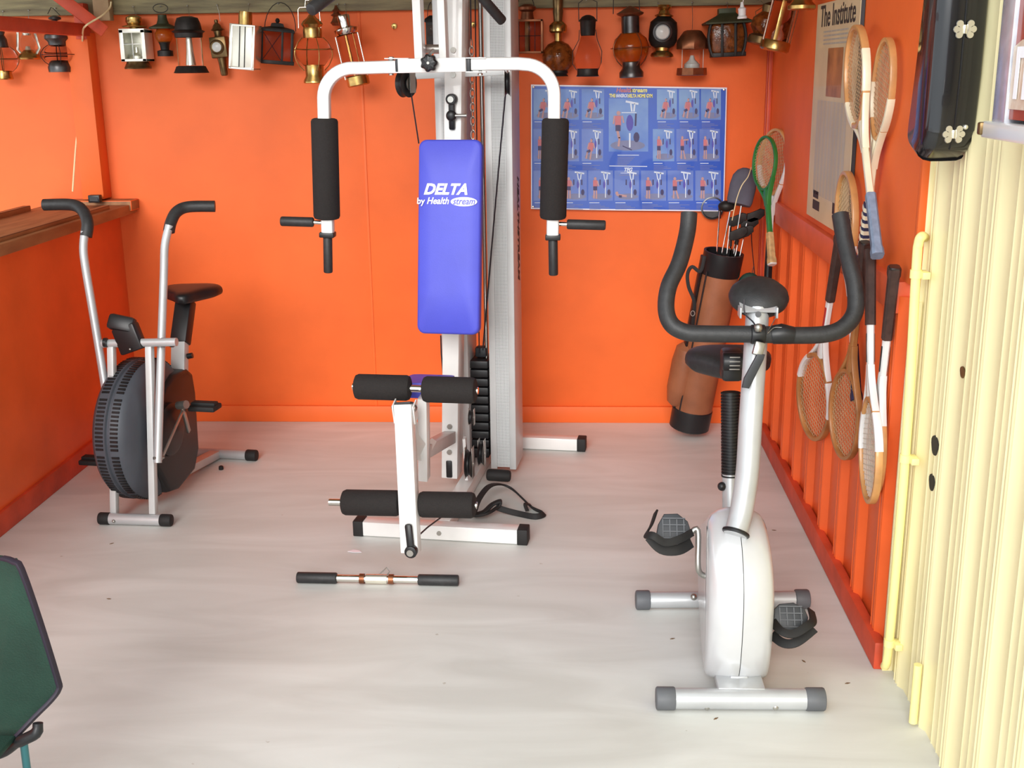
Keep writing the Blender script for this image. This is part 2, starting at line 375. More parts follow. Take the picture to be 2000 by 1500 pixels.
lantern('ship_lantern', 'old globe lantern with brass foot cut off by the left picture edge', 3, 105, [
    ('cap', PEWT, [('L', [(5, 60), (11, 64), (9, 70), (13, 78), (14, 88), (15, 94)])]),
    ('globe', GLASSP, [('L', [(15, 92), (24, 100), (29, 114), (27, 128), (17, 139)])]),
    ('guard', BRASSD, cage(3, 92, 139, 30) + [('H', 115, 31, .8)]),
    ('base', BRASS, [('L', [(15, 137), (15, 143), (17, 152), (16, 154)])])], hang=((3, 60), (6, 22)))
lantern('hurricane_lantern', 'small shiny silver hurricane lantern below the red rail', 54, 85, [
    ('cap', TIN, [('L', [(3, 53), (6, 55), (5, 62), (8, 66), (7, 70)])]),
    ('globe', GLASS, [('L', [(8, 68), (13, 78), (15, 88), (10, 98)])]),
    ('side_tube', TIN, [('T', [(50, 56, 0), (42, 58, 0), (37, 64, 0), (33, 96, 0), (40, 104, 0)], 2.6)]),
    ('side_tube', TIN, [('T', [(58, 56, 0), (66, 58, 0), (71, 64, 0), (77, 94, 0), (70, 104, 0)], 2.6)]),
    ('base', BRASS, [('L', [(8, 97), (13, 101), (20, 107), (23, 112), (21, 115)])]), ('burner', TIN, [('L', [(4, 90), (6, 96), (8, 104)])])],
    hang=((54, 53), (56, 20)), rmax=26)
lantern('ship_lantern', 'dark globe lantern with flattened bell cap just left of the post', 113, 90, [
    ('cap', PEWT, [('L', [(3, 33), (11, 36), (12, 40), (4, 43), (4, 60), (14, 62), (23, 70), (24, 76), (18, 82), (17, 88), (12, 92)])]),
    ('globe', GLASSP, [('L', [(16, 88), (25, 96), (30, 106), (27, 115), (18, 122)])]),
    ('guard', IRON, cage(113, 88, 126, 33) + [('H', 106, 33, .7)]),
    ('bail', IRON, [('T', [(100, 30, 0), (108, 18, 0), (112, 20, 0), (124, 33, 0)], .7)]),
    ('base', PEWT, [('L', [(15, 116), (20, 122), (23, 130), (22, 139)])])], hang=((108, 18), (108, 16)), rmax=34)
lantern('box_lantern', 'gleaming silver box lantern with cross-barred window and brass foot', 266, 90, [
    ('chimney', BRASS, [('L', [(8, 33), (15, 37), (16, 45), (13, 50), (24, 53), (22, 55), (9, 56), (10, 62)])]),
    ('body', TINW, [('B', (242, 60, 250, 119, 44)), ('B', (284, 60, 292, 119, 44)), ('B', (242, 58, 292, 66, 44)), ('B', (242, 114, 292, 119, 44)), ('B', (249, 60, 285, 118, 2), .3, 18)]),
    ('window_bars', STEEL, [('B', (266.2, 66, 267.8, 114, 2), .2, -21), ('B', (250, 86, 284, 87.6, 2), .2, -21)]),
    ('glass', GLASS, [('B', (249, 65, 285, 115, 1.2), .1, -19)]),
    ('oil_font', TIN, [('L', [(3, 92), (4, 102), (11, 108), (11, 116)])]),
    ('base', BRASSD, [('L', [(20, 118), (21, 121), (26, 131), (25, 133)])])], hang=((266, 33), (260, 13)), rmax=27)
lantern('conical_lantern', 'small lantern with greenish tin brim and amber globe', 320, 70, [
    ('ring', IRON, [('R', (318, 19, 0), 14.5, .8, .55)]),
    ('cap', GREEND, [('L', [(8, 31), (9, 40), (12, 48), (27, 54), (26, 57), (12, 57)])]),
    ('globe', AMBER, [('L', [(12, 57), (17, 66), (16, 76), (12, 82)])]),
    ('base', IRON, [('L', [(12, 80), (9, 88), (8, 96), (15, 98), (15, 108)])])], hang=((318, 12), (313, 12)), rmax=28)
lantern('dome_lantern', 'black domed lantern with clear glass cylinder and flared foot', 370, 90, [
    ('lid', IRON, [('L', [(10, 35), (20, 38), (24, 48), (26, 60), (32, 63), (27, 66), (26, 74)])]),
    ('glass', GLASS, [('L', [(23, 74), (23, 128)])]), ('inner_tube', TIN, [('L', [(5, 74), (6, 100), (9, 126)])]),
    ('post', BRASSD, [('T', [(346, 74, 0), (346, 128, 0)], 1)]), ('post', BRASSD, [('T', [(394, 74, 0), (394, 128, 0)], 1)]),
    ('base', IRON, [('L', [(24, 127), (28, 128), (32, 137), (34, 140), (30, 141)])])], hang=((370, 35), (366, 11)), rmax=35, Yd=5.03)
lantern('carriage_lamp', 'slim dull bronze carriage lamp with round lens and tapering stem', 430, 92, [
    ('finial', BRASSD, [('L', [(3, 41), (4, 44), (3, 47), (7, 51), (9, 56), (13, 60), (8, 62), (7, 70), (9, 74)])]),
    ('body', BRASSD, [('B', (414, 73, 446, 112, 28), 2)]),
    ('lens_rim', BRASSD, [('D', (428, 92, -13), [(14, 0), (14, 3), (12, 4.5), (10, 3)])]),
    ('lens', FROST, [('D', (428, 92, -14), [(10, 0), (9, 3), (5, 4.5), (1, 5)])]),
    ('stem', BRASSD, [('L', [(9, 111), (7.5, 122), (7, 143), (5, 146)])])], tilt=-5, hang=((430, 41), (424, 10)), rmax=20)
lantern('box_lantern', 'tall tilted bright tin box lantern with two dark upright bars', 478, 90, [
    ('chimney', BRASS, [('L', [(12, 26), (13, 34), (13, 52)])]),
    ('body', TINW, [('B', (455, 52, 503, 132, 30))]), ('frame', TIN, [('B', (453, 51, 459, 133, 33)), ('B', (499, 51, 505, 133, 33)), ('B', (453, 129, 505, 134, 33)), ('B', (453, 50, 505, 54, 33))]),
    ('bar', IRON, [('B', (473.4, 54, 474.8, 130, 2), .1, -15.5)]), ('bar', IRON, [('B', (484.4, 54, 485.8, 130, 2), .1, -15.5)])], tilt=6, twist=-9, hang=((484, 26), (486, 8)), rmax=30, Yd=4.97)
lantern('square_lantern', 'black square lantern with big wire hoop handle and crossed wire panes', 541, 85, [
    ('handle', IRON, [bail(517, 576, 60, 9, .8)]),
    ('roof', IRON, [('P', [(33, 63), (31, 58), (13, 54), (11, 48), (5, 47)], .7), ('L', [(2, 48), (4.5, 43), (3, 39), (1, 38)])]),
    ('frame', IRON, [('B', (510, 60, 515, 122, 5), .4, -20), ('B', (567, 60, 572, 122, 5), .4, -20), ('B', (510, 60, 515, 122, 5), .4, 20), ('B', (567, 60, 572, 122, 5), .4, 20), ('B', (508, 117, 574, 124, 46)), ('B', (508, 60, 574, 64, 46)), ('B', (549, 62, 553, 120, 3), .4, -21)]),
    ('pane', GLASSP, [('B', (515, 64, 567, 118, 1), .1, -20)]), ('back_plate', GLASSP, [('B', (515, 64, 567, 118, 1), .1, 20)]),
    ('wire_cross', IRON, [('T', [(515, 66, -22), (549, 116, -22)], .7), ('T', [(549, 66, -22), (515, 116, -22)], .7)])], tilt=5, twist=14, hang=((546, 9), (543, 7)), rmax=36)
lantern('ship_lantern', 'large polished brass ship lantern with round glass globe and wire cage', 612, 95, [
    ('bail', TIN, [bail(586, 629, 57, 19, .9, True), ('T', [(600, 19, 0), (602, 6, 0), (609, 6, 0)], .9)]),
    ('cap', BRASS, [('L', [(5, 32), (9, 38), (17, 44), (21, 50), (17, 56), (18, 60), (18, 76)])]),
    ('globe', GLASSP, [('L', [(18, 74), (29, 84), (35, 98), (32, 112), (20, 127)])]),
    ('cage_wires', BRASS, cage(612, 74, 136, 37, 4, .9) + [('H', 97, 38, 1)]),
    ('base', BRASS, [('L', [(18, 125), (17, 146), (22, 155), (22, 159), (20, 160)])])], rmax=39, Yd=4.98, hang=((602, 6), (601, 4)))
lantern('candle_lamp', 'tiny turned copper lamp above the tall tilted silver lantern', 657, 33, [
    ('body', COPPER, [('L', [(2, 12), (4, 18), (8, 22), (5, 26), (11, 30), (6, 33), (9, 40), (12, 44), (8, 49)])])], hang=((657, 12), (660, 8)), rmax=22, Yd=5.13, cat='lamp')
lantern('cylinder_lantern', 'tall tilted chrome and brass cylinder lantern behind the left press arm', 686, 100, [
    ('chimney', CHROME, [('L', [(11, 32), (12, 36), (11, 55)])]),
    ('cap', CHROME, [('L', [(12, 54), (24, 58), (23, 66), (19, 70)])]),
    ('glass', GLASSP, [('L', [(21, 69), (21, 148)])]), ('wick_tube', BRASS, [('T', [(684, 70, -8), (684, 150, -8)], 3)]),
    ('strut', TIN, [('T', [(663, 69, -4), (663, 150, -4)], 1.3)]), ('strut', TIN, [('T', [(707, 69, -4), (707, 150, -4)], 1.3)]), ('strut', BRASS, [('T', [(699, 69, -14), (699, 150, -14)], 1)]),
    ('base', BRASS, [('L', [(20, 146), (22, 148), (22, 164), (20, 166)])])], tilt=-11, rmax=26, Yd=5.0, hang=((676, 33), (674, 8)))
lantern('square_lantern', 'dark lantern half hidden behind the white gym uprights', 844, 58, [
    ('roof', IRON, [('P', [(14, 44), (12, 38), (4, 32)], .9)]), ('body', IRON, [('B', (833, 42, 855, 92, 20), 1)]),
    ('pane', GLASSP, [('B', (836, 50, 852, 70, 21), .5)]), ('bail', IRON, [bail(836, 852, 36, 8)])], rmax=16, hang=((844, 8), (844, 5)))
lantern('square_lantern', 'rust-brown square lantern with wire grid beside the perforated gym upright', 1030, 60, [
    ('bail', IRON, [bail(1011, 1043, 16, -4)]),
    ('chimney', COPPER, [('L', [(8, 12), (17, 17), (16, 22), (11, 26), (13, 40)])]),
    ('frame', COPPER, [('B', (1000, 40, 1004, 102, 4), .4, -20), ('B', (1056, 40, 1060, 102, 4), .4, -20), ('B', (1000, 98, 1060, 102, 44), .5), ('B', (1000, 40, 1060, 44, 44), .5), ('B', (1000, 40, 1004, 102, 4), .4, 20), ('B', (1056, 40, 1060, 102, 4), .4, 20)]),
    ('pane', GLASSP, [('B', (1003, 43, 1057, 99, 1), .1, -19)]), ('pane', GLASSP, [('B', (1003, 43, 1057, 99, 1), .1, 19)]),
    ('inner_tube', BRASSD, [('L', [(5, 44), (5, 98)])]),
    ('wire_grid', IRON, [('T', [(1004, 70, -21), (1056, 70, -21)], .7), ('T', [(1015, 44, -21), (1015, 98, -21)], .7), ('T', [(1045, 44, -21), (1045, 98, -21)], .7)])], rmax=31, hang=((1027, -4), (1027, -8)))
lantern('table_lamp', 'brass lamp with dark amber crackle-glass ball below a gallery', 1090, 75, [
    ('chimney', BRASSD, [('L', [(11, 2), (10, 5), (9, 22), (10, 26), (8, 46)])]),
    ('gallery', BRASS, [('L', [(9, 44), (14, 48), (17, 52), (17, 62), (14, 65)])]), ('neck', BRASS, [('L', [(7, 64), (7, 82)])]),
    ('globe', AMBERD, [('L', [(8, 80), (20, 86), (29, 98), (31, 111), (28, 124), (20, 134)])]),
    ('base', IRON, [('L', [(18, 132), (19, 138), (17, 141), (20, 145)])])], rmax=32, hang=((1090, 2), (1092, -2)), cat='lamp')
lantern('barn_lantern', 'slender barn lantern with dark cap and clear pear-shaped globe', 1148, 85, [
    ('bail', IRON, [('T', [(1131, 45, 0), (1130, 12, 0), (1144, 1, 0), (1148, 1, 0), (1165, 10, 0), (1165, 45, 0)], .8)]),
    ('cap', IRON, [('L', [(4, 33), (11, 36), (17, 43), (15, 46), (14, 66), (13, 71)])]),
    ('globe', GLASSP, [('L', [(13, 70), (16, 80), (21, 95), (26, 112), (25, 125), (20, 132)])]),
    ('guard', IRON, [('T', [(1132, 60, 0), (1131, 78, 0), (1119, 100, 0), (1119, 122, 0), (1127, 134, 0)], .7), ('T', [(1163, 60, 0), (1166, 78, 0), (1175, 100, 0), (1174, 120, 0), (1168, 134, 0)], .7)]),
    ('base', IRON, [('L', [(20, 131), (20, 142), (22, 145), (20, 146)])])], rmax=28, Yd=5.0, hang=((1145, 1), (1145, -3)))
lantern('ship_lantern', 'round orange-glass lantern with pewter neck and caged globe', 1232, 85, [
    ('bail', IRON, [bail(1200, 1250, 30, 0, .8, True)]),
    ('cap', COPPER, [('L', [(3, 17), (12, 22), (26, 30), (24, 33), (17, 36)])]), ('neck', PEWT, [('L', [(17, 34), (17, 66), (19, 68)])]),
    ('globe', AMBER, [('L', [(18, 66), (30, 76), (35, 91), (32, 106), (19, 119)])]),
    ('cage_wires', COPPER, cage(1232, 66, 126, 38, 4, 1) + [('H', 93, 38, .8)]),
    ('base', PEWT, [('L', [(17, 117), (17, 130), (23, 138), (23, 147), (21, 148)])])], tilt=-2, rmax=39, hang=((1226, 0), (1226, -4)))
lantern('bicycle_lamp', 'small black carriage lamp with round lens and brass foot', 1295, 68, [
    ('cap', BRASS, [('L', [(12, 14), (14, 18), (12, 21), (9, 24), (11, 30), (18, 33), (17, 35), (12, 36)])]),
    ('body', IRON, [('L', [(14, 36), (25, 45), (27, 60), (27, 78), (22, 88), (15, 92)], {'sy': .85})]),
    ('lens_rim', PEWT, [('D', (1292, 64, -20), [(18, 0), (18, 5), (15, 6), (14, 4)])]), ('lens', FROST, [('D', (1292, 64, -21), [(14, 0), (12, 4), (6, 6), (1, 7)])]),
    ('base', BRASS, [('L', [(14, 91), (14, 97), (21, 103), (22, 107), (20, 109)])])], tilt=2, rmax=28, hang=((1295, 14), (1285, 6)))
lantern('hanging_lamp', 'pale copper-roofed lamp with glass chimney, lowest on the wall', 1352, 105, [
    ('roof', COPPER, [('L', [(12, 62), (17, 64), (30, 82), (30, 96), (27, 97)], {'n': 8})]),
    ('chimney', GLASS, [('L', [(15, 84), (15, 143)])]), ('strut', STEEL, [('T', [(1333, 96, 0), (1333, 132, 0)], .6)]), ('strut', STEEL, [('T', [(1373, 96, 0), (1373, 132, 0)], .6)]),
    ('onion_shade', FROST, [('L', [(3, 108), (5, 116), (13, 124), (14, 134), (10, 144)])]),
    ('base', COPPER, [('L', [(28, 131), (29, 144), (27, 145)], {'n': 8})])], rmax=31, hang=((1352, 62), (1352, 5)), cat='lamp')
lantern('roofed_lantern', 'barrel-shaped dark lantern under a broad green tin roof', 1420, 65, [
    ('chimney', GREEND, [('B', (1403, 20, 1435, 34, 26), 1)]),
    ('roof', GREEND, [('P', [(14, 27), (18, 32), (44, 45), (43, 48), (30, 48)], .85)]),
    ('frame', IRON, [('T', [(1387+s*60-(3 if not s else -3)*q, 46+12*j, -26) for j, q in enumerate((0, 1, 1.6, 1.3, .6, -1))], 3) for s in (0, 1)] + [('B', (1405, 46, 1410, 107, 4), .5, -28), ('B', (1430, 46, 1435, 107, 4), .5, -28), ('B', (1390, 100, 1452, 108, 56), 1)]),
    ('pane', AMBERD, [('B', (1388, 47, 1452, 102, 50), 6)])], rmax=38, tilt=-2, hang=((1420, 20), (1420, 6)))
lantern('ship_lantern', 'shadowy brass lantern with amber glass tucked behind the tilted glass one', 1492, 55, [
    ('cap', BRASSD, [('L', [(5, 8), (14, 14), (12, 28)])]), ('globe', AMBERD, [('L', [(12, 26), (25, 40), (26, 55), (16, 68)])]),
    ('base', BRASSD, [('L', [(17, 67), (24, 72), (26, 84), (24, 86)])]), ('bail', BRASSD, [('T', [(1474, 46, -2), (1468, 30, -2), (1492, 6, -2)], .8)])], tilt=14, Yd=4.95, rmax=30, hang=((1492, 8), (1480, -2)))
t = lantern('cylinder_lantern', 'tilted brass-footed glass cylinder lantern in the right corner', 1524, 48, [
    ('cap', BRASSD, [('L', [(10, -22), (22, -14), (24, 2), (27, 6)])]), ('glass', GLASSP, [('L', [(22, 4), (23, 80)])]),
    ('strut', TIN, [('T', [(1498, 4, -8), (1498, 80, -8)], 1.3)]), ('strut', BRASS, [('B', (1514, 4, 1522, 80, 2), .4, -23)]), ('strut', COPPER, [('T', [(1541, 4, -14), (1541, 80, -14)], 1.4)]), ('strut', COPPER, [('T', [(1550, 4, -4), (1550, 80, -4)], 1)]),
    ('burner', TIN, [('L', [(3, 46), (6, 50), (5, 56), (10, 64), (10, 78)])]),
    ('base', BRASS, [('L', [(26, 78), (28, 81), (28, 94), (25, 97)])])], tilt=12, Yd=4.55, hang=None)
a = PY(1536, -22, 4.55)
MB(STEEL).tube([a, Vector((a.x, a.y, BZ+.21))], .0014, n=5).build('hook', t)
t = lantern('ship_lantern', 'brass lantern foot showing at the top edge above the tilted glass lantern', 1567, -10, [
    ('globe', GLASSP, [('L', [(16, -62), (28, -46), (28, -24), (18, -8)])]), ('cap', BRASS, [('L', [(6, -92), (16, -84), (16, -60)])]),
    ('base', BRASS, [('L', [(17, -10), (19, 2), (26, 9), (26, 15), (23, 17)])])], Yd=4.2, hang=None)
b = PY(1567, -90, 4.2); MB(STEEL).tube([b, Vector((b.x, b.y, BZ+.21))], .0014, n=5).build('hook', t)
struct(MB(TIMB).box(((a.x+b.x)/2, (3.1*K+D)/2, BZ+.25), (.12, D-3.1*K-.05, .09), bev=.003).build('trim_13'))

# bulb socket on its flex
t = thing('lamp_socket', 'white bulb socket dangling on a flex before the green-roofed lantern', 'lamp socket', PY(1450, 36, 4.8))
P = PY(1450, 30, 4.8); k = pm(1, 4.8)
MB(WHITE).lathe([(9*k, 2*k), (9.5*k, 5*k), (7*k, 8*k), (7.5*k, 18*k), (8*k, 20*k), (4*k, 23*k), (2.5*k, 32*k)], P-Vector((0, 0, 8*k)), axis=(-.05, 0, 1)).build('socket', t)
MB(WHITE).tube([P+Vector((0, 0, 20*k)), P+Vector((.005, 0, 50*k)), P+Vector((.0, .1, CEIL-P.z))], .0022, n=6).build('flex', t)
# brass wall hooks
for (x, y), lb in (((770, 51), 'small round brass hook plate on the wall left of the gym'), ((925, 48), 'small brass hook plate seen between gym upright and cable')):
    p = PY(x, y, 5.183); h = MB(BRASS); h.lathe([(.013, 0), (.013, .002), (.006, .004)], p, axis=(0, -1, 0)); h.tube([p, p+Vector((0, -.018, 0)), p+Vector((0, -.022, -.012)), p+Vector((0, -.014, -.017))], .002)
    tag(h.build('wall_hook'), lb, 'hook')
# cream cord on the left, black box on the ledge
pts = smooth([PY(217, 4, 5.08), PY(214, 16, 5.06), PY(200, 30, 5.0), PY(180, 42, 4.96), PY(168, 50, 4.94), PY(162, 60, 5.0), PY(161, 90, 5.12), PY(159, 150, 5.12), PY(155, 220, 5.12), PY(148, 290, 5.12), PY(142, 374, 5.10)])
tag(MB(CORD).tube(pts, .0042, n=8).build('power_cord'), 'thin cream cord hanging down beside the wooden post', 'cord')
p = PY(184, 371, 5.05)
tag(MB(BLACK, DGREY).box((p.x, p.y, LZ+.028), (.056, .035, .036), bev=.004).box((p.x, p.y-.018, LZ+.028), (.04, .002, .02), mi=1).build('small_box'), 'small black plastic box on the ledge at the foot of the post', 'box')

# ================================================================ MULTI-STATION GYM
GR = Vector((.9934, -.1146, 0)); GA = Vector((.1146, .9934, 0)); UZ = Vector((0, 0, 1))
def gfix(x, y, Y): return PY(x, y, Y)
g0 = PY(880, 950, 4.25); g0.z = 0
gym = thing('home_gym', 'white multi-station gym with blue back pad and press arms in the middle of the floor', 'exercise machine', g0)
GM = Matrix((GR, GA, UZ)).transposed()
def gbox(m, c, s, bev=.002, mi=0): return m.box(c, s, GM, bev, mi)
# feet and base
A = Vector((-.782*K, 3.795*K, .031))+GA*.03; B = Vector((-.157*K, 3.723*K, .031))+GA*.03
MB(WHITE).bar(A+GR*.035, B-GR*.035, .06, .056, bev=.003).build('front_foot', gym)
for p, q in ((A, A+GR*.04), (B-GR*.04, B)): MB(RUBB).bar(p, q, .067, .062, bev=.004).build('foot_cap', gym)
mb = MB(WHITE); mc = (A+B)/2; RC = mc + GA*(1.0*K)
mb.bar(mc+GA*.03+UZ*.001, RC-GA*.03+UZ*.001, .06, .056, bev=.003).build('base_tube', gym)
R0 = Vector((.054*K, 4.744*K, .031))+GA*.03; L0 = Vector((-.455*K, 4.803*K, .031))+GA*.03
MB(WHITE).bar(L0+GR*.02, R0-GR*.035, .06, .056, bev=.003).build('rear_foot', gym)
MB(RUBB).bar(R0-GR*.04, R0, .067, .062, bev=.004).build('foot_cap', gym)
MB(STEEL).cyl(mc-GA*.034, mc-GA*.02, .009, 12).build('bolt', gym)
# column
TOP = 2.2
cb = PY(878, 940, 4.25); ct = PY(885, 200, 4.25); cdir = (ct-cb)/(ct.z-cb.z)
def cpt(z): return cb + cdir*(z-cb.z)
MB(WHITE).bar(cpt(.06)+GA*.05, cpt(TOP)+GA*.05, .068, .11, upv=GA, bev=.003).build('column', gym)
mb = MB(STEEL)
for yy in (832, 882, 146, 98):
    p = PY(877+(6 if yy < 200 else 0), yy, 4.25); p = cpt(p.z)-GA*.004; mb = MB(STEEL); mb.cyl(p-GA*.008, p+GA*.006, .011, 12); mb.build('bolt', gym)
p = cpt(.085)-GA*.006
MB(BLACK).bar(p+UZ*.0-UZ*.02, p+UZ*.055, .026, .012, upv=GA, bev=.005).build('cable_slot', gym)
# weight guards: folded sheet channels with perforated fronts
def guard(x0, x1, yref, zb, lab):
    a = PY(x0, yref, 4.44); b = PY(x1, yref, 4.44); c = (a+b)/2; wd = (b-a).length; dep = .19
    mb = MB(GREYP); zc = (zb+TOP)/2; h = TOP-zb; c.z = zc
    for sgn in (-1, 1):
        gbox(mb, c+GR*sgn*(wd/2-.014), (.028, .004, h)); gbox(mb, c+GR*sgn*(wd/2-.002)+GA*dep/2, (.004, dep, h), bev=.001)
    mb.build('guard', gym)
    gbox(MB(PERF), c+GA*.001, (wd-.05, .004, h-.02), bev=0).build('perforated_panel', gym)
    return c, wd, dep
guard(849, 903, 200, .10, 'l')
rc_, rw, rd = guard(946, 1000, 200, .03, 'r')
q = rc_+GR*(rw/2+.0012)+GA*.11; q.z = PY(1007, 330, 4.55).z
text('HEALTHSTREAM', .052, TXTK, (q.x, q.y, PY(1004, 352, 4.55).z+.02), (0, 0, -1), GA, 'side_lettering', gym, bold=.0015, shear=.3, sx=1.15)
# weight stack
sx0 = PY(908, 800, 4.46); sx1 = PY(952, 800, 4.46); sc_ = (sx0+sx1)/2+GA*.085
z0, z1 = PY(930, 893, 4.46).z, PY(930, 705, 4.46).z; n = 11; ph = (z1-z0)/n
for i in range(n):
    gbox(MB(BLACK), Vector((sc_.x, sc_.y, z0+ph*(i+.5))), (.105, .15, ph*.84), bev=.004).build('weight_plate', gym)
gbox(MB(DGREY), Vector((sc_.x+.012, sc_.y, z1+.022)), (.05, .05, .045), bev=.008).build('stack_head', gym)
for sg in (-1, 1):
    p = Vector((sc_.x, sc_.y, 0))+GR*sg*.034; MB(CHROME).cyl(p+UZ*.06, p+UZ*TOP, .0085, 12).build('guide_rod', gym)
gbox(MB(RUBB), Vector((sc_.x, sc_.y, (z0+.06)/2)), (.09, .1, z0-.066), bev=.004).build('stack_buffer', gym)
gbox(MB(WHITE), Vector((sc_.x, sc_.y, TOP+.03)), (.34, .22, .06)).bar(cpt(TOP+.03)-GA*.75, cpt(TOP+.03)+GA*.3, .06, .06).build('top_frame', gym)
# low pulley between column and stack
def pulley(c, ax, r, th, nm='pulley', br=True, wheel=BLACK, bsz=None):
    c = Vector(c); ax = Vector(ax).normalized()
    wh = MB(wheel).lathe([(r*.35, -th/2), (r, -th/2), (r*.84, -th*.1), (r*.84, th*.1), (r, th/2), (r*.35, th/2)], c, axis=ax, n=28).build(nm, gym)
    if br:
        mb = MB(STEEL); mb.lathe([(.011, -th*.75), (.011, th*.75)], c, axis=ax, n=12)
        for sg in (-1, 1):
            p = c+ax*sg*th*.62; mb.bar(p-UZ*r*1.05, p+UZ*r*1.25, r*.8, .003, upv=ax, bev=.001)
        mb.build('pulley_bracket', gym)
pulley(PY(917, 905, 4.18), GR, .058, .024)
pulley(PY(941, 885, 4.3), GR, .05, .02, br=True)
pulley(PY(921, 815, 4.2), GR, .03, .018)
MB(WHITE).bar(PY(907, 855, 4.2), PY(912, 935, 4.2), .012, .04).build('pulley_stay', gym)
# upper yoke and press arms
ym = 4.02
mb = MB(WHITE)
for xa, wpx in ((821, 16), (868, 14)):
    a = PY(xa, 118, ym+.03); b = Vector((a.x-.006, a.y+.0, TOP)); mb = MB(WHITE); mb.bar(a, b, pm(wpx, ym), .055, upv=GA, bev=.002); mb.build('yoke_tube', gym)
MB(STEEL).cyl(PY(829, 96, ym+.1), PY(863, 96, ym+.09), .017, 14).build('pivot_tube', gym)
yl, yr = 4.03, 3.98
p, q = PY(782, 129, yl), PY(914, 126, yr)
MB(WHITE).bar(p, q, .058, .05, bev=.003).build('cross_bar', gym)
for (xa, xb, ya) in ((753, 800, yl), (911, 950, yr)):
    for yy in (114.5, 141.5):
        off = -1 if xa > 850 else 0
        MB(WHITE).bar(PY(xa, yy+off, ya), PY(xb, yy+off, ya), .062, .004, upv=UZ, bev=.001).build('hinge_plate', gym)
    xc = 764 if xa < 850 else 938
    mb = MB(STEEL); mb.lathe([(.011, -.010), (.011, .001), (.004, .003)], PY(xc, 112, ya), n=6); mb.cyl(PY(xc, 112, ya), PY(xc, 145, ya), .006, 10); mb.lathe([(.009, 0), (.009, .007)], PY(xc, 147, ya), n=6)
    mb.build('hinge_bolt', gym)
for xa, ya in ((779, yl), (917, yr)):
    gbox(MB(DGREY), PY(xa, 128 if xa < 800 else 126, ya), (.014, .047, .052)).build('tube_plug', gym)
def arm(sg, Y0):
    if sg < 0: P = [(774, 130.5), (700, 133), (688, 133.5)]; cx, cy, r = 690, 190, 57; vx, vb = 633, 236
    else: P = [(921, 125), (1012, 124.5), (1025, 125)]; cx, cy, r = 1024, 184, 58.5; vx, vb = 1083.5, 236
    pts = [PY(a, b, Y0) for a, b in P[:2]]
    for i in range(0, 11):
        a = PI/2*i/10; pts.append(PY(cx+sg*r*math.sin(a), cy-r*math.cos(a), Y0))
    pts.append(PY(vx+(1 if sg < 0 else -1), vb, Y0)); pts.append(PY(vx+(8 if sg < 0 else -4), 462, Y0))
    MB(WHITE).tube(pts, 1, sq=(.046, .050), upv=GA).build('press_arm', gym)
    x0, x1 = (633.5, 638.5) if sg < 0 else (1085, 1080)
    a = PY(x0, 231, Y0); b = PY(x1, 428, Y0)
    MB(FOAM).cyl(a, b, pm(26.5, Y0), 32, bev=.012).build('arm_pad', gym)
    gx = 640 if sg < 0 else 1080; gy = 457 if sg < 0 else 462
    MB(BLACK).bar(PY(gx, gy-4, Y0), PY(gx, gy+6, Y0), .056, .056, bev=.004).build('tube_cap', gym)
    MB(FOAMG).cyl(PY(gx, gy+4, Y0), PY(gx+1, gy+76, Y0), .0175, 18, bev=.006).build('vertical_grip', gym)
    if sg < 0: a, b, c = PY(548, 432, Y0), PY(613, 434, Y0), PY(632, 435, Y0)
    else: a, b, c = PY(1183, 440, Y0), PY(1107, 438, Y0), PY(1088, 437, Y0)
    MB(FOAMG).cyl(a, b, .0185, 18, bev=.006).build('side_grip', gym)
    MB(CHROME).cyl(b, c, .008, 12).build('grip_stub', gym)
arm(-1, yl); arm(1, yr)
# adjusting knob and pull pin
p = PY(839, 123, 3.965)
MB(BLACK).loft([[p+GR*math.cos(t)*rr*(1+.10*math.cos(7*t))*f + UZ*math.sin(t)*rr*(1+.10*math.cos(7*t))*f - GA*dz for t in [2*PI*i/70 for i in range(70)]] for rr, f, dz in ((.028, .8, -.004), (.029, 1, 0), (.029, 1, .014), (.026, .9, .02), (.011, .9, .022))]).build('adjusting_knob', gym)
MB(STEEL).cyl(p-GA*.02, p-GA*.026, .005, 10).cyl(PY(839, 107, 3.99), PY(846, 98, 4.05), .006, 10).build('knob_bolt', gym)
mb = MB(BLACK); q0 = cpt(PY(883, 194, 4.22).z)-GA*.03
mb.cyl(q0+GA*.02, q0-GA*.015, .021, 20, bev=.004); zb = cpt(PY(883, 254, 4.22).z)-GA*.012
mb.bar(q0, zb, .024, .02, upv=GA, bev=.007)
zc = cpt(PY(884, 226, 4.22).z)-GA*.03; mb.ball(zc, .021, n=16, sc=(1, .6, 1)); mb.build('pin_handle', gym)
MB(STEEL).cyl(q0-GA*.012, q0-GA*.02, .012, 14).cyl(zc, zc+GR*.06, .007, 10).build('pin_bolt', gym)
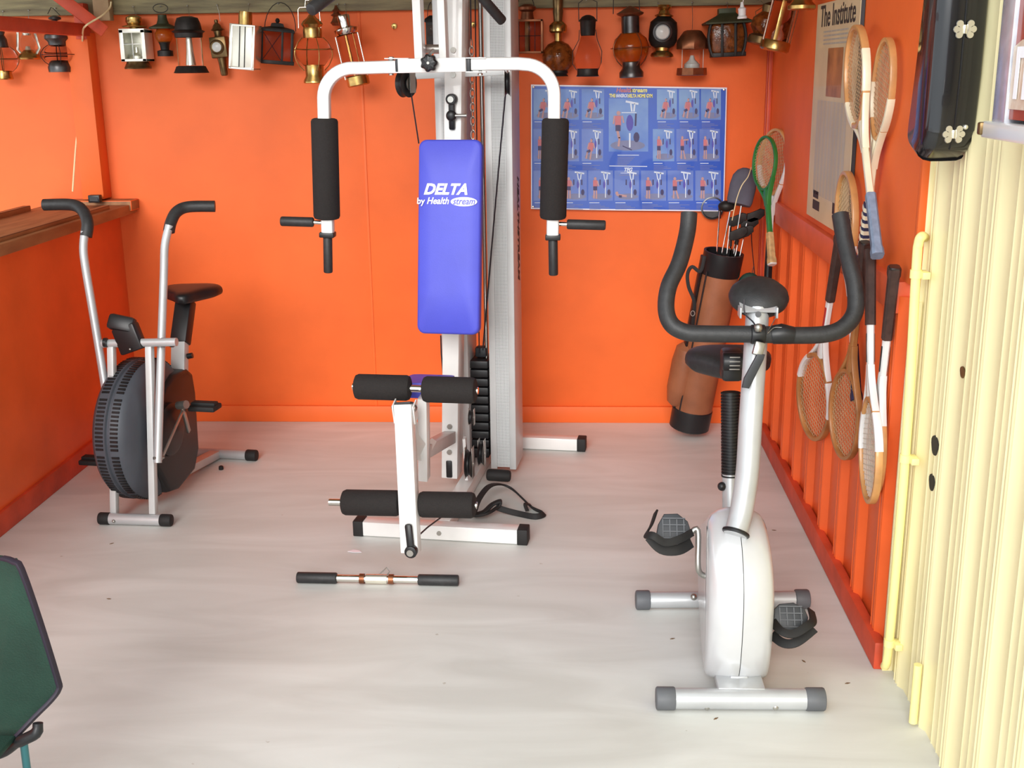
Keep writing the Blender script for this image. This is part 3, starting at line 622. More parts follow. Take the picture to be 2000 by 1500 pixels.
# cross rail with pulleys
MB(GREYP).bar(PY(806, 148, 4.34), PY(992, 139, 4.30), .028, .028, bev=.003).build('pulley_rail', gym)
c = PY(793, 163, 4.2); ax = Vector((.88, -.47, 0))
MB(BLACK).lathe([(.02, -.012), (.052, -.014), (.045, -.002), (.045, .002), (.052, .014), (.02, .012)], c, axis=ax, n=32).build('pulley', gym)
MB(STEEL).lathe([(.026, .012), (.026, .016)], c+Vector((.006, 0, 0)), axis=ax).bar(c+ax*.017-UZ*.035+Vector((.012, 0, 0)), c+ax*.017+UZ*.055+Vector((.012, 0, 0)), .035, .003, upv=ax).build('pulley_bracket', gym)
pulley(PY(991, 163, 4.25), GR*.99+GA*.12, .046, .018)
mb = MB(CABLE); mb.tube([PY(803, 182, 4.2), PY(818, 280, 4.26)], .003, n=8); mb.build('cable', gym)
MB(CABLE).tube([PY(987, 185, 4.25), PY(968, 395, 4.33), PY(943, 684, 4.46)], .0032, n=8).build('cable', gym)
MB(CABLE).tube([PY(928, -10, 4.5), PY(936, 690, 4.5)], .0025, n=8).build('cable', gym)
MB(CABLE).tube([PY(861, 655, 4.35), PY(862, 690, 4.35), PY(866, 740, 4.3)], .003, n=8).build('cable', gym)
# chain
ch = MB(STEEL); a = PY(919, -6, 4.34); b = PY(924, 270, 4.34); L = (b-a).length; n = int(L/.026); d = (b-a).normalized()
MB(CABLE).tube([a, PY(920, 78, 4.34)], .003, n=8).build('cable', gym)
for i in range(n):
    t = (i+.5)/n
    if t < .3: continue
    c = a+(b-a)*t; s_ = GR if i % 2 else (GR*.3+GA*.95)
    ch.tube([c+s_*.0085*math.cos(u)+d*(.018*math.sin(u)) for u in [2*PI*j/12 for j in range(13)]], .0022, n=5)
ch.build('chain', gym)
# back pad
ptop = (PY(815, 272, 4.13)+PY(943, 272, 4.13))/2; pbot = (PY(811, 653, 4.02)+PY(938, 653, 4.02))/2
zv = (ptop-pbot).normalized(); H2 = (ptop-pbot).length/2; W2 = (PY(943, 272, 4.13)-PY(815, 272, 4.13)).length/2*.985; O = (ptop+pbot)/2; nv = GR.cross(zv).normalized()
def rrect(w2, h2, r, n=6):
    out = []
    for cx, cy, a0 in ((w2-r, h2-r, 0), (-w2+r, h2-r, PI/2), (-w2+r, -h2+r, PI), (w2-r, -h2+r, 3*PI/2)):
        out += [(cx+r*math.cos(a0+PI/2*i/n), cy+r*math.sin(a0+PI/2*i/n)) for i in range(n+1)]
    return out
def pad(name, O, x, z, w2, h2, r, th, m, parent, bulge=.006):
    y = z.cross(x).normalized(); rings = []      # y points away from the front
    if y.y < 0 and abs(y.y) > abs(y.z): y = -y
    for f, dz in ((0, -bulge), (.55, -bulge*.9), (.93, -bulge*.2), (.985, .004), (1, .014), (1, th*.75), (.97, th)):
        k = max(f, .001); rings.append([O+x*(u*k)+z*(v*(1-(1-k)*w2/h2) if k > .9 else v*k)+y*dz for u, v in rrect(w2, h2, r)])
    return MB(m).loft(rings).build(name, parent, ang=50)
pad('back_pad', O, GR, zv, W2, H2, .03, .055, BLUE, gym)
gbox(MB(BLACK), O+GA*.062, (W2*1.7, .012, H2*1.9)).build('pad_board', gym)
f = -nv if nv.y > 0 else nv
def onpad(x, y):
    d = ray(x, y); o = O + f*.0075; t = (o-EYE).dot(f)/d.dot(f); return EYE+d*t
text('DELTA', .056, TXTW, onpad(827, 379), GR, zv, 'pad_lettering', gym, bold=.0022, shear=.32, sx=1.0)
text('by', .033, TXTW, onpad(814, 398), GR, zv, 'pad_lettering', gym, bold=.0006, shear=.05)
text('Health', .035, TXTW, onpad(833, 398), GR, zv, 'pad_lettering', gym, bold=.0007, shear=.3, sx=.92)
ec = onpad(906, 394); MB(TXTW).prism([ec+GR*.0515*math.cos(t)+zv*.0175*math.sin(t) for t in [2*PI*i/40 for i in range(40)]], f*.0008).build('logo_oval', gym)
text('stream', .035, TXTB, onpad(884, 399)+f*.0012, GR, zv, 'pad_lettering', gym, bold=.0004, shear=.3, sx=.88)
MB(WHITE).bar(O+zv*H2*.6+GA*.06, cpt((O+zv*H2*.6).z)+GA*.01, .05, .05).bar(O-zv*H2*.6+GA*.06, cpt((O-zv*H2*.6).z)+GA*.01, .05, .05).build('pad_bracket', gym)
# seat
sz = (PY(826, 736, 4.0)-PY(812, 760, 3.62)); sz.x = GA.x*sz.y; sz = sz.normalized()
so = PY(812, 762, 3.62) + sz*.19 - UZ*.0; so.x = (PY(815, 745, 3.8)).x+.03
pad('seat', so-UZ*.02, GR, sz, .085, .15, .03, -.04, BLUE, gym)
# rollers and leg lever
def roller(a, b, r): return MB(FOAM).cyl(a, b, r, 30, bev=.014).build('foam_roller', gym)
Yu = 3.55
roller(PY(693, 755, Yu+.02), PY(802, 758, Yu+.01), pm(27, Yu)); roller(PY(826, 760, Yu), PY(930, 763, Yu-.02), pm(27.5, Yu))
MB(CHROME).cyl(PY(689, 755, Yu+.02), PY(934, 763, Yu-.02), .0125, 16).build('roller_tube', gym)
Yl = 3.46
roller(PY(669, 981, Yl+.02), PY(782, 983, Yl), pm(28, Yl)); roller(PY(818, 985, Yl), PY(928, 987, Yl-.02), pm(28, Yl))
MB(CHROME).cyl(PY(643, 981, Yl+.02), PY(932, 987, Yl-.02), .0125, 16).build('roller_tube', gym)
la = PY(789, 783, 3.50); lb = PY(803, 1078, 3.40)
MB(WHITE).bar(la+(lb-la)*.02, lb, .062, .05, upv=GA, bev=.004).build('leg_lever', gym)
MB(DGREY).bar(la-UZ*.004, la+(lb-la)*.022, .058, .046, upv=GA, bev=.004).build('lever_plug', gym)
for sg in (-1, 1):
    p = la+(lb-la)*.045+GR*sg*.036; MB(WHITE).bar(p+GA*.02-UZ*.05, p+GA*.0+UZ*.018, .05, .0045, upv=GR, bev=.001).build('hinge_plate', gym)
    MB(STEEL).lathe([(.012, -.004), (.012, .004), (.005, .009)], p, axis=GR*sg, n=14).build('hinge_bolt', gym)
e = PY(803, 1077, 3.37)
MB(BLACK).bar(PY(797, 1023, 3.385), e, .026, .02, upv=GA, bev=.009).cyl(e+GA*.015, e-GA*.012, .022, 18, bev=.004).build('lever_hook', gym)
MB(STEEL).cyl(e-GA*.01, e-GA*.018, .012, 14).build('hook_bolt', gym)
MB(CABLE).tube([PY(800, 1062, 3.45), PY(835, 1030, 3.6), PY(862, 1010, 3.72)], .003, n=8).build('cable', gym)
MB(WHITE).bar(PY(827, 775, 3.62), PY(829, 935, 3.66), .034, .05, upv=GA, bev=.003).build('front_post', gym)
a = cpt(PY(890, 858, 4.22).z); b = PY(822, 884, 3.66)
MB(GREYP).bar(a, b, .05, .05, bev=.003).build('seat_tube', gym)
MB(WHITE).prism([PY(808, 800, 3.6), PY(815, 850, 3.6), PY(829, 868, 3.62), PY(840, 855, 3.75), PY(850, 862, 3.8), PY(828, 902, 3.66), PY(812, 898, 3.6), PY(805, 870, 3.58)], GR*.006).build('gusset', gym)
MB(STEEL).cyl(PY(777, 885, 3.52), PY(781, 885, 3.52), .016, 14).build('hinge_bolt', gym)
# lat pulldown bar, grips show at the top edge
lb_ = thing('pulldown_bar', 'lat pulldown bar hanging above the press arms, only its black grips in view', 'bar', PY(800, -160, 3.75))
c = PY(795, -95, 3.72); l1 = PY(655, -16, 3.45); l2 = PY(606, 20, 3.36); r1 = PY(935, -12, 4.02); r2 = PY(982, 42, 4.1)
MB(CHROME).tube([l1+(l1-l2)*-.2, l1, PY(700, -60, 3.5), PY(740, -90, 3.6), c, PY(860, -92, 3.85), PY(900, -60, 3.95), r1, r1+(r2-r1)*.2], .0125, n=12).build('bar', lb_)
MB(FOAMG).cyl(l1, l2, .0195, 20, bev=.006).build('grip', lb_); MB(FOAMG).cyl(r1, r2, .0185, 20, bev=.006).build('grip', lb_)
MB(STEEL).tube([c, Vector((c.x+.02, c.y+.02, TOP+.02))], .003).build('hanger', lb_)
# handle bar lying on the floor
hb = thing('handle_bar', 'short chrome bar with two black foam grips lying on the floor before the gym', 'bar', PZ(738, 1137))
P0, P1 = PZ(580, 1128, .018), PZ(896, 1134, .018); P0.z = P1.z = .02; u = P1-P0
MB(CHROME).cyl(P0+u*.03, P1-u*.03, .0125, 16).build('tube', hb)
MB(FOAMG).cyl(P0, P0+u*.25, .0195, 20, bev=.005).build('grip', hb); MB(FOAMG).cyl(P1-u*.25, P1, .0195, 20, bev=.005).build('grip', hb)
MB(TIN).cyl(P0+u*.43, P0+u*.56, .017, 18).build('sleeve', hb)
for t_ in (.39, .57): MB(COPPER).cyl(P0+u*t_, P0+u*(t_+.03), .0175, 18).build('collar', hb)
m_ = P0+u*.55; MB(STEEL).tube([m_+Vector((-.025, .01, .012)), m_+Vector((-.01, .02, .022)), m_+Vector((0, .03, .03)), m_+Vector((.012, .02, .02)), m_+Vector((.005, .01, .012))], .002).build('clip', hb)
# ankle strap on the floor
st = thing('ankle_strap', 'looped black webbing strap lying beside the lower foam rollers', 'strap', PZ(990, 990))
def ribbon(name, px, w_, parent, zs=None, th=.005):
    pts = smooth([PZ(a, b, (z if z else .008)) for a, b, z in px], 5)
    return MB(RUBB).tube(pts, 1, sq=(w_, th) , upv=(0, 0, 1)).build(name, parent)
ribbon('strap', [(925, 1003, .03), (935, 975, .06), (955, 950, .07), (978, 946, .05), (1000, 955, .03), (1022, 975, .02), (1040, 992, .01), (1062, 1003, .01), (1045, 1009, .01), (1012, 1003, .01), (985, 996, .02), (968, 990, .03)], .024, st, th=.008)
ribbon('strap', [(925, 1006, .01), (945, 1000, .02), (962, 985, .04), (978, 979, .05), (972, 990, .03), (950, 1004, .02), (928, 1008, .012)], .03, st, th=.010)
ribbon('strap', [(1030, 998, .01), (1026, 985, .03), (1036, 986, .02)], .016, st)
MB(RUBB).cyl(PZ(950, 927, .05), PZ(998, 930, .045), .026, 18, bev=.012).build('cuff', st)

# ================================================================ AIR BIKE (left)
ya_ = math.radians(8); BR = Vector((math.cos(ya_), -math.sin(ya_), 0)); BA = Vector((math.sin(ya_), math.cos(ya_), 0))
fa, fb = PZ(190, 1028), PZ(335, 1030); fr_ = pm(13.5, 3.87)
fa.z = fb.z = fr_; fa.y += fr_; fb.y += fr_-.012; fu = (fb-fa).normalized()
air = thing('fan_bike', 'grey fan-wheel exercise bike with tall swinging handles by the left wall', 'exercise bike', ((fa+fb)/2-UZ*fr_))
MB(SILV).cyl(fa+fu*.02, fb-fu*.02, fr_*.92, 24).build('front_foot', air)
for p, q in ((fa, fa+fu*.048), (fb-fu*.048, fb)): MB(RUBB).cyl(p, q, fr_, 24, bev=.006).build('foot_cap', air)
for xx in (222, 295): MB(STEEL).ball(PY(xx, 1018, 3.862), .007, n=8).build('bolt', air)
WC = Vector((-1.618*K, 4.09*K, .308*K))
S_ = K
prof = [(.05, -.088), (.15, -.085), (.215, -.078), (.25, -.068), (.264, -.052), (.266, -.012), (.258, -.008), (.258, .002), (.266, .006), (.262, .04), (.245, .058), (.21, .07), (.14, .08), (.11, .082)]
MB(FANG).lathe([(a*S_, b*S_) for a, b in prof], WC, axis=BR, n=72).build('fan_cage', air)
mb = MB(BLACK)
for (ux, w_) in ((-.033, .030), (.024, .028)):
    for i in range(110):
        if i % 14 in (0,): continue
        t = 2*PI*i/110; d = BA*math.cos(t)+UZ*math.sin(t); tg = -BA*math.sin(t)+UZ*math.cos(t)
        mb.box(WC+BR*ux*S_+d*.2645*S_, (w_*S_, .006*S_, .0085), Matrix((BR, d, tg)).transposed())
mb.build('vent_slots', air)
MB(BLACK).lathe([(.105*S_, .078*S_), (.100*S_, .112*S_), (.08*S_, .12*S_), (.02, .122*S_)], WC, axis=BR, n=40).build('hub_cover', air)
# uprights and cross tube
for (a, b) in (((300, 1003, 3.89), (292, 672, 3.99)), ((224, 1003, 3.905), (218, 672, 4.0))):
    MB(GREYP).bar(PY(*a), PY(*b), .026, .028, upv=BA, bev=.002).build('upright', air)
MB(SILV).cyl(PY(200, 671, 4.0), PY(345, 668, 3.97), .0165, 16).build('cross_tube', air)
for xx in (206, 318, 336): MB(BLACK).cyl(PY(xx-3, 669, 3.985), PY(xx+3, 669, 3.985), .0185, 16).build('collar', air)
# moving handles
hl = smooth([PY(166, 452, 4.16), PY(163, 482, 4.15), PY(166, 516, 4.13), PY(180, 600, 4.08), PY(195, 690, 4.02), PY(211, 790, 3.97)], 5)
MB(SILV).tube(hl, pm(8.5, 4.1), n=16).build('handle', air)
MB(FOAMG).tube(smooth([PY(86, 400, 4.26), PY(140, 400, 4.25), PY(162, 412, 4.22), PY(171, 436, 4.18), PY(168, 462, 4.16)], 6), pm(12, 4.2), n=18).build('handle_grip', air)
hr = smooth([PY(331, 440, 4.14), PY(322, 480, 4.12), PY(320, 540, 4.1), PY(315, 680, 4.02), PY(308, 904, 3.88)], 5)
MB(SILV).tube(hr, pm(8.5, 4.05), n=16).build('handle', air)
MB(FOAMG).tube(smooth([PY(420, 403, 4.24), PY(368, 404, 4.22), PY(345, 414, 4.19), PY(334, 434, 4.16), PY(330, 452, 4.14)], 6), pm(11.5, 4.2), n=18).build('handle_grip', air)
for a, b in (((300, 895), (320, 893)),): MB(STEEL).cyl(PY(*a, 3.87), PY(*b, 3.9), .006, 10).build('handle_bolt', air)
MB(STEEL).bar(PY(315, 897, 3.89), PY(357, 802, 4.08), .014, .006, upv=BR, bev=.001).build('link_arm', air)
MB(STEEL).bar(PY(356, 795, 4.08), PY(369, 843, 4.14), .02, .012, upv=BR, bev=.003).cyl(PY(348, 792, 4.07), PY(364, 790, 4.05), .017, 14).build('crank_arm', air)
# chain guard body
def bl(s, z, u): return WC*1 + BA*s*K + BR*u*K + UZ*(z*K-WC.z)
prof = [(-.02, .06), (.06, .045), (.20, .075), (.25, .15), (.262, .38), (.25, .46), (.21, .49), (.10, .495), (.02, .47), (-.10, .36), (-.12, .22)]
MB(BLACK).prism([bl(s, z, .0) for s, z in prof], BR*.092*K, bev=.02).build('chain_guard', air)
MB(PAPERG).prism([PY(317, 826, 4.02), PY(341, 805, 4.12), PY(341, 842, 4.12), PY(317, 874, 4.02)], BR*.003).build('sticker', air)
MB(REDR).prism([PY(325, 824, 4.04), PY(337, 813, 4.10), PY(337, 825, 4.10), PY(325, 836, 4.04)], BR*.002).build('sticker_mark', air)
# pedals
def flat_pedal(c, r, a, nm, parent, w_=.09, l_=.075, col=RUBB):
    M = Matrix((r, a, r.cross(a))).transposed(); mb = MB(col)
    mb.box(c, (w_, l_, .022), M, bev=.006); mb.box(c+r.cross(a)*.016, (w_*.9, l_*.5, .014), M, bev=.004)
    return mb.build(nm, parent)
flat_pedal(PY(400, 795, 4.15), BR, BA, 'pedal', air, w_=.115, l_=.08)
flat_pedal(PY(180, 900, 4.3), BR, BA, 'pedal', air)
# seat post, boot, saddle
pb, pmid, pt = PY(346, 725, 4.26), PY(352, 672, 4.33), PY(363, 588, 4.43)
MB(GREYP).bar(pb-UZ*.1, pmid+UZ*.01, .062, .04, upv=BA, bev=.003).build('seat_post', air)
MB(BLACK).bar(pmid, pt, .075, .055, upv=BA, bev=.008).build('post_boot', air)
MB(BLACK).cyl(PY(366, 696, 4.3), PY(376, 694, 4.3), .012, 12).build('post_knob', air)
def saddle(name, c, r, a, wd, ln, th, m, parent):
    # a points to the rider's rear; nose narrow at the front (-a)
    rings = []; n = 24
    for j, t in enumerate([0, .04, .12, .25, .4, .55, .7, .82, .92, .98, 1]):
        w2 = wd/2*(.22+.78*(3*t**2-2*t**3)) * (1 if t < .85 else math.sqrt(max(.02, 1-((t-.85)/.155)**2))); w2 *= 1 if t > .06 else (.35+t*10)
        h2 = th/2*(.7+.3*math.sin(PI*min(t, .9))) * (1 if .04 <= t <= .95 else .5)
        o = c + a*ln*(t-.6)
        rings.append([o + r*w2*math.cos(2*PI*k/n) + UZ*(h2*math.sin(2*PI*k/n)*(1 if math.sin(2*PI*k/n) > 0 else 1.1) + th*.25*t) for k in range(n)])
    return MB(m).loft(rings).build(name, parent, ang=60)
def pill(c, prof_, m, parent, A_, n=28):
    rings = [[c+A_*t+Vector((A_.y, -A_.x, 0))*wx*math.copysign(abs(math.cos(2*PI*k/n))**.55, math.cos(2*PI*k/n))+UZ*(hz*math.copysign(abs(math.sin(2*PI*k/n))**.7, math.sin(2*PI*k/n))) for k in range(n)] for t, wx, hz in prof_]
    return MB(m).loft(rings).build('saddle', parent, ang=70)
pill(PY(367, 574, 4.46), [(-.14, .012, .012), (-.13, .026, .02), (-.08, .045, .026), (-.03, .08, .028), (.02, .12, .029), (.07, .136, .029), (.11, .125, .026), (.13, .09, .018), (.135, .05, .008)], BLACK, air, Vector((-.12, .99, 0)))
# console
c = PY(250, 650, 3.98)
MB(BLACK).box(PY(238, 632, 4.0)+Vector((0, 0, .0)), (.105, .05, .062), Matrix.Rotation(math.radians(-25), 3, 'X') @ Matrix.Rotation(.2, 3, 'Y'), bev=.014).bar(PY(243, 636, 4.0), PY(263, 686, 3.99), .1, .05, upv=BA, bev=.008).build('console', air)
MB(STEEL).ball(PY(254, 682, 3.96), .005, n=8).build('console_screw', air)
# rear foot and floor tube
rc = PZ(500, 903); rc.z = fr_; rc.y += fr_
rl = rc - BR*.40; MB(SILV).cyl(rl, rc-BR*.02, fr_*.92, 24).build('rear_foot', air)
MB(RUBB).cyl(rc-BR*.052, rc, fr_*1.08, 24, bev=.006).build('foot_cap', air)
MB(RUBB).cyl(rl, rl+BR*.05, fr_*1.08, 24, bev=.006).build('foot_cap', air)
MB(GREYP).bar(rc-BR*.2+BA*-.01, rc-BR*.2-BA*.55+UZ*.05, .05, .035, bev=.002).build('floor_tube', air)

# ================================================================ UPRIGHT BIKE (right foreground)
f0, f1 = PZ(1282, 1395), PZ(1614, 1397); R_ = .031; f0.z = f1.z = R_; f0.y += R_; f1.y += R_
bk = thing('upright_bike', 'silver upright exercise bike with black ram-horn handlebar in the right foreground', 'exercise bike', (f0+f1)/2-UZ*R_)
u = (f1-f0).normalized()
MB(SILV).cyl(f0+u*.03, f1-u*.03, R_*.93, 28).build('front_foot', bk)
for p, q in ((f0, f0+u*.054), (f1-u*.054, f1)): MB(MGREY).cyl(p, q, R_*1.04, 24, bev=.005).build('foot_cap', bk)
for xx in (1381, 1515): MB(STEEL).ball(PY(xx, 1382, 2.658), .0085, n=10, sc=(1, .6, 1)).build('bolt', bk)
g0_, g1_ = PZ(1242, 1197), PZ(1583, 1195); g0_.z = g1_.z = R_; g0_.y += R_; g1_.y += R_; v_ = (g1_-g0_).normalized()
MB(SILV).cyl(g0_+v_*.03, g1_-v_*.03, R_*.86, 28).build('rear_foot', bk)
for p, q in ((g0_, g0_+v_*.048), (g1_-v_*.048, g1_)): MB(MGREY).cyl(p, q, R_*1.04, 12, bev=.006).build('foot_cap', bk)
MB(STEEL).ball(PY(1355, 1166, 3.225), .011, n=10).build('bolt', bk)
hx = (PY(1380, 1180, 2.78).x+PY(1503, 1180, 2.78).x)/2; HC = Vector((hx+.004, 2.925*K, .243*K)); hw = (PY(1503, 1180, 2.78).x-PY(1380, 1180, 2.78).x)/2
def outline(sc):
    pts = []; n = 48; r = .219*K
    for i in range(n):
        t = 2*PI*i/n; s = math.cos(t); z = math.sin(t)
        if z < 0: s = math.copysign(abs(s)**.26, s)
        rr = r*(1+.55*max(0, s)**2) if s > 0 else r
        y = s*rr; zz = z*(r if s < 0 else r*(1-.35*s))
        pts.append((y*sc if s < 0 else y - (1-sc)*r, max(zz*(sc if z > 0 else 1), .038-HC.z)))
    return pts
rings = []
for uu, s_ in ((-.985, .80), (-.93, .87), (-.8, .93), (-.6, .968), (-.35, .99), (-.012, 1), (0, .992), (.012, 1), (.35, .99), (.6, .968), (.8, .93), (.93, .87), (.985, .80)):
    rings.append([Vector((HC.x+uu*hw*(1.06-.55*(y+.2)), HC.y+y, HC.z+z)) for y, z in outline(s_)])
MB(SILVH).loft(rings).build('housing', bk, ang=60)
mb = MB(BLACK); o_ = outline(.9965)
mb.tube([Vector((HC.x, HC.y+y, HC.z+z)) for y, z in o_[13:38]], .0012, n=6).build('seam', bk)
MB(SILV).box((HC.x, f0.y+.055, .052), (.13, .10, .022), bev=.004).build('foot_bracket', bk)
MB(SILV).bar((HC.x, f0.y+.06, .05), (HC.x, g0_.y, .045), .05, .035, bev=.004).build('base_rail', bk)
pole = smooth([PY(1436, 1045, 2.80), PY(1448, 1000, 2.83), PY(1460, 920, 2.86), PY(1466, 820, 2.90), PY(1474, 700, 2.95), PY(1480, 600, 2.985)], 6)
MB(SILV).tube(pole, pm(24, 2.9), n=28).build('handlebar_post', bk)
d_ = (pole[4]-pole[0]).normalized(); MB(BLACK).tube([pole[1]+(Vector(frame(d_)[0])*math.cos(t)+Vector(frame(d_)[1])*math.sin(t))*pm(25.5, 2.8) for t in [2*PI*i/28 for i in range(29)]], .006, n=8).build('post_collar', bk)
hb_ = smooth([PY(1346, 416, 3.10), PY(1342, 455, 3.08), PY(1327, 513, 3.03), PY(1306, 560, 2.99), PY(1301, 604, 2.96), PY(1312, 634, 2.94), PY(1340, 649, 2.93), PY(1380, 652, 2.925), PY(1480, 653, 2.92), PY(1541, 655, 2.925), PY(1610, 653, 2.93), PY(1648, 639, 2.94), PY(1670, 608, 2.96), PY(1670, 560, 2.99), PY(1661, 520, 3.02), PY(1650, 473, 3.06), PY(1641, 419, 3.10)], 6)
MB(FOAMG).tube(hb_, pm(17, 2.98), n=24).build('handlebar', bk)
MB(BLACK).tube([PY(1508, 654, 2.918), PY(1526, 652, 2.915), PY(1548, 655, 2.918)], [pm(19, 2.9), pm(21, 2.9), pm(18, 2.9)], n=14).build('tape_wrap', bk)
MB(BLACK).cyl(PY(1466, 653, 2.915), PY(1494, 653, 2.915), pm(20, 2.9), 22, bev=.004).build('bar_clamp', bk)
MB(STEEL).tube([PY(1481, 648, 2.88), PY(1482, 633, 2.885)], .009, n=10).ball(PY(1481, 640, 2.87), .012, n=10).build('clamp_bolt', bk)
MB(STEEL).bar(PY(1485, 668, 2.89), PY(1478, 694, 2.88), .028, .018, upv=(0, 1, 0), bev=.004).build('lever_clip', bk)
MB(DGREY).prism([PY(1478, 690, 2.885), PY(1493, 692, 2.885), PY(1490, 702, 2.885), PY(1462, 758, 2.88), PY(1448, 756, 2.88), PY(1452, 738, 2.88)], Vector((0, -.014, .002)), bev=.003).build('clamp_lever', bk)
# console bracket and console
bp_ = PY(1480, 598, 2.97)
MB(SILV).box(bp_, (.10, .055, .006), Matrix.Rotation(.45, 3, 'X'), bev=.002).box(bp_+Vector((-.05, -.005, -.014)), (.005, .05, .03), bev=.001).box(bp_+Vector((.05, -.005, -.014)), (.005, .05, .03), bev=.001).build('console_bracket', bk)
MB(BLACK).cyl(PY(1481, 614, 2.93), PY(1481, 614, 2.96), .0085, 14).build('bracket_hole', bk)  # black cylinder standing in for the dark hole in the bracket
mb = MB(FOAMG); cc = PY(1482, 577, 3.03); mb.lathe([(.001, .038), (.033, .036), (.06, .029), (.080, .011), (.085, -.004), (.081, -.02), (.068, -.034), (.03, -.038)], cc, axis=Vector((0, -.35, .94)), n=36, upv=(0, 1, 0))
mb.build('console', bk, ang=60)
MB(CABLE).tube(smooth([PY(1453, 585, 2.93), PY(1455, 612, 2.92), PY(1470, 628, 2.90), PY(1478, 640, 2.88)], 5), .0022, n=6).build('sensor_cable', bk)
MB(STEEL).tube(smooth([PY(1530, 640, 2.9), PY(1512, 640, 2.9), PY(1499, 650, 2.89), PY(1520, 612, 2.96)], 5), .0013, n=6).build('tie_wire', bk)
# saddle, its slider knob, boot and post
MB(BLACK).cyl(PY(1427, 765, 3.17), PY(1428, 932, 3.14), pm(17.5, 3.15), 24).build('post_boot', bk)
mb = MB(BLACK); a = PY(1427, 765, 3.17); b = PY(1428, 932, 3.14)
for i in range(28): mb.tube([a+(b-a)*(i+.2)/28, a+(b-a)*(i+.7)/28], pm(20.5, 3.15), n=24)
mb.build('boot_rings', bk)
MB(SILV).cyl(PY(1427, 925, 3.14), PY(1427, 1030, 3.1), pm(17.5, 3.12), 24).build('seat_post', bk)
MB(BLACK).ball(PY(1410, 950, 3.12), .014, n=10).build('post_knob', bk)
c = PY(1430, 716, 3.28); n = 28; rings = []
for t, wx, hz in ((-.10, .015, .012), (-.09, .03, .02), (-.05, .05, .03), (0, .085, .038), (.05, .128, .042), (.10, .138, .042), (.14, .13, .038), (.17, .09, .028), (.18, .05, .015)):
    rings.append([c+Vector((wx*math.copysign(abs(math.cos(2*PI*k/n))**.62, math.cos(2*PI*k/n)), t, hz*math.copysign(abs(math.sin(2*PI*k/n))**.75, math.sin(2*PI*k/n)))) for k in range(n)])
MB(FOAMG).loft(rings).build('saddle', bk, ang=70)
kc = PY(1433, 706, 3.08)
MB(BLACK).cyl(kc+Vector((-.034, 0, 0)), kc+Vector((.034, 0, 0)), .027, 24, bev=.006).box(kc+Vector((0, .045, -.02)), (.062, .08, .09), bev=.012).build('slider_knob', bk)
mb = MB(STEEL)
for dz in (-.018, -.006, .006, .018): mb.box(kc+Vector((0, -.0262+abs(dz)*.25, dz)), (.03, .004, .0035))
mb.build('knob_ridges', bk)
# pedals with straps
def tread_pedal(px, parent, Y, flip=1):
    cx = sum(p[0] for p in px)/len(px); cy = sum(p[1] for p in px)/len(px)
    c = PY(cx, cy, Y); zt = Vector((0, .55, .83)); nrm = Vector((0, -.83, .55)); k = pm(1, Y)
    pts = [c+Vector((1, 0, 0))*(x-cx)*k + zt*(cy-y)*k*1.12 for x, y in px]
    ob = MB(DGREY).prism(pts, -nrm*.02, bev=.003).build('pedal', parent)
    mb = MB(MGREY); xs_ = [p[0] for p in px]; ys_ = [p[1] for p in px]
    for i in range(1, 5):
        x = min(xs_)+(max(xs_)-min(xs_))*i/5; a = c+Vector((1, 0, 0))*(x-cx)*k
        hh = (max(ys_)-min(ys_))*.36*k; mb.bar(a-zt*hh*.9+nrm*.001, a+zt*hh*.9+nrm*.001, .003, .004, upv=nrm)
    for j in range(-1, 3):
        a = c+zt*(j-.5)*(max(ys_)-min(ys_))*.24*k; hw_ = (max(xs_)-min(xs_))*.33*k; mb.bar(a-Vector((hw_, 0, 0))+nrm*.002, a+Vector((hw_, 0, 0))+nrm*.002, .003, .004, upv=nrm)
    mb.build('tread', ob)
    return c, k, nrm, zt
c, k, nrm, zt = tread_pedal([(1283, 1024), (1296, 1004), (1325, 1003), (1346, 1018), (1352, 1036), (1350, 1062), (1300, 1062), (1278, 1046)], bk, 2.93)
MB(RUBB).tube(smooth([PY(1352, 1040, 2.90), PY(1330, 1052, 2.86), PY(1300, 1060, 2.84), PY(1275, 1046, 2.84), PY(1262, 1044, 2.87), PY(1272, 1026, 2.92), PY(1281, 1000, 2.98)], 5), 1, sq=(.022, .006), upv=(0, -1, .3)).build('pedal_strap', bk)
MB(RUBB).tube(smooth([PY(1350, 1060, 2.9), PY(1325, 1074, 2.86), PY(1292, 1072, 2.85), PY(1268, 1048, 2.86)], 5), 1, sq=(.03, .006), upv=(0, -1, .3)).build('pedal_strap', bk)
MB(STEEL).tube(smooth([PY(1350, 1040, 2.93), PY(1363, 1036, 2.93), PY(1363, 1100, 2.9), PY(1368, 1120, 2.9), PY(1384, 1127, 2.9)], 4), .0085, n=12).build('crank_arm', bk)
c, k, nrm, zt = tread_pedal([(1510, 1190), (1522, 1180), (1552, 1177), (1575, 1188), (1582, 1205), (1576, 1236), (1532, 1238), (1506, 1222)], bk, 2.80)
MB(RUBB).tube(smooth([PY(1508, 1212, 2.80), PY(1525, 1232, 2.74), PY(1550, 1238, 2.73), PY(1578, 1222, 2.75), PY(1588, 1212, 2.78), PY(1584, 1192, 2.84)], 5), 1, sq=(.024, .006), upv=(0, -1, .3)).build('pedal_strap', bk)
MB(RUBB).tube(smooth([PY(1508, 1240, 2.78), PY(1530, 1256, 2.74), PY(1556, 1254, 2.73), PY(1590, 1228, 2.76)], 5), 1, sq=(.026, .006), upv=(0, -1, .3)).build('pedal_strap', bk)
MB(STEEL).tube([PY(1498, 1195, 2.85), PY(1512, 1200, 2.84)], .009, n=10).build('crank_arm', bk)

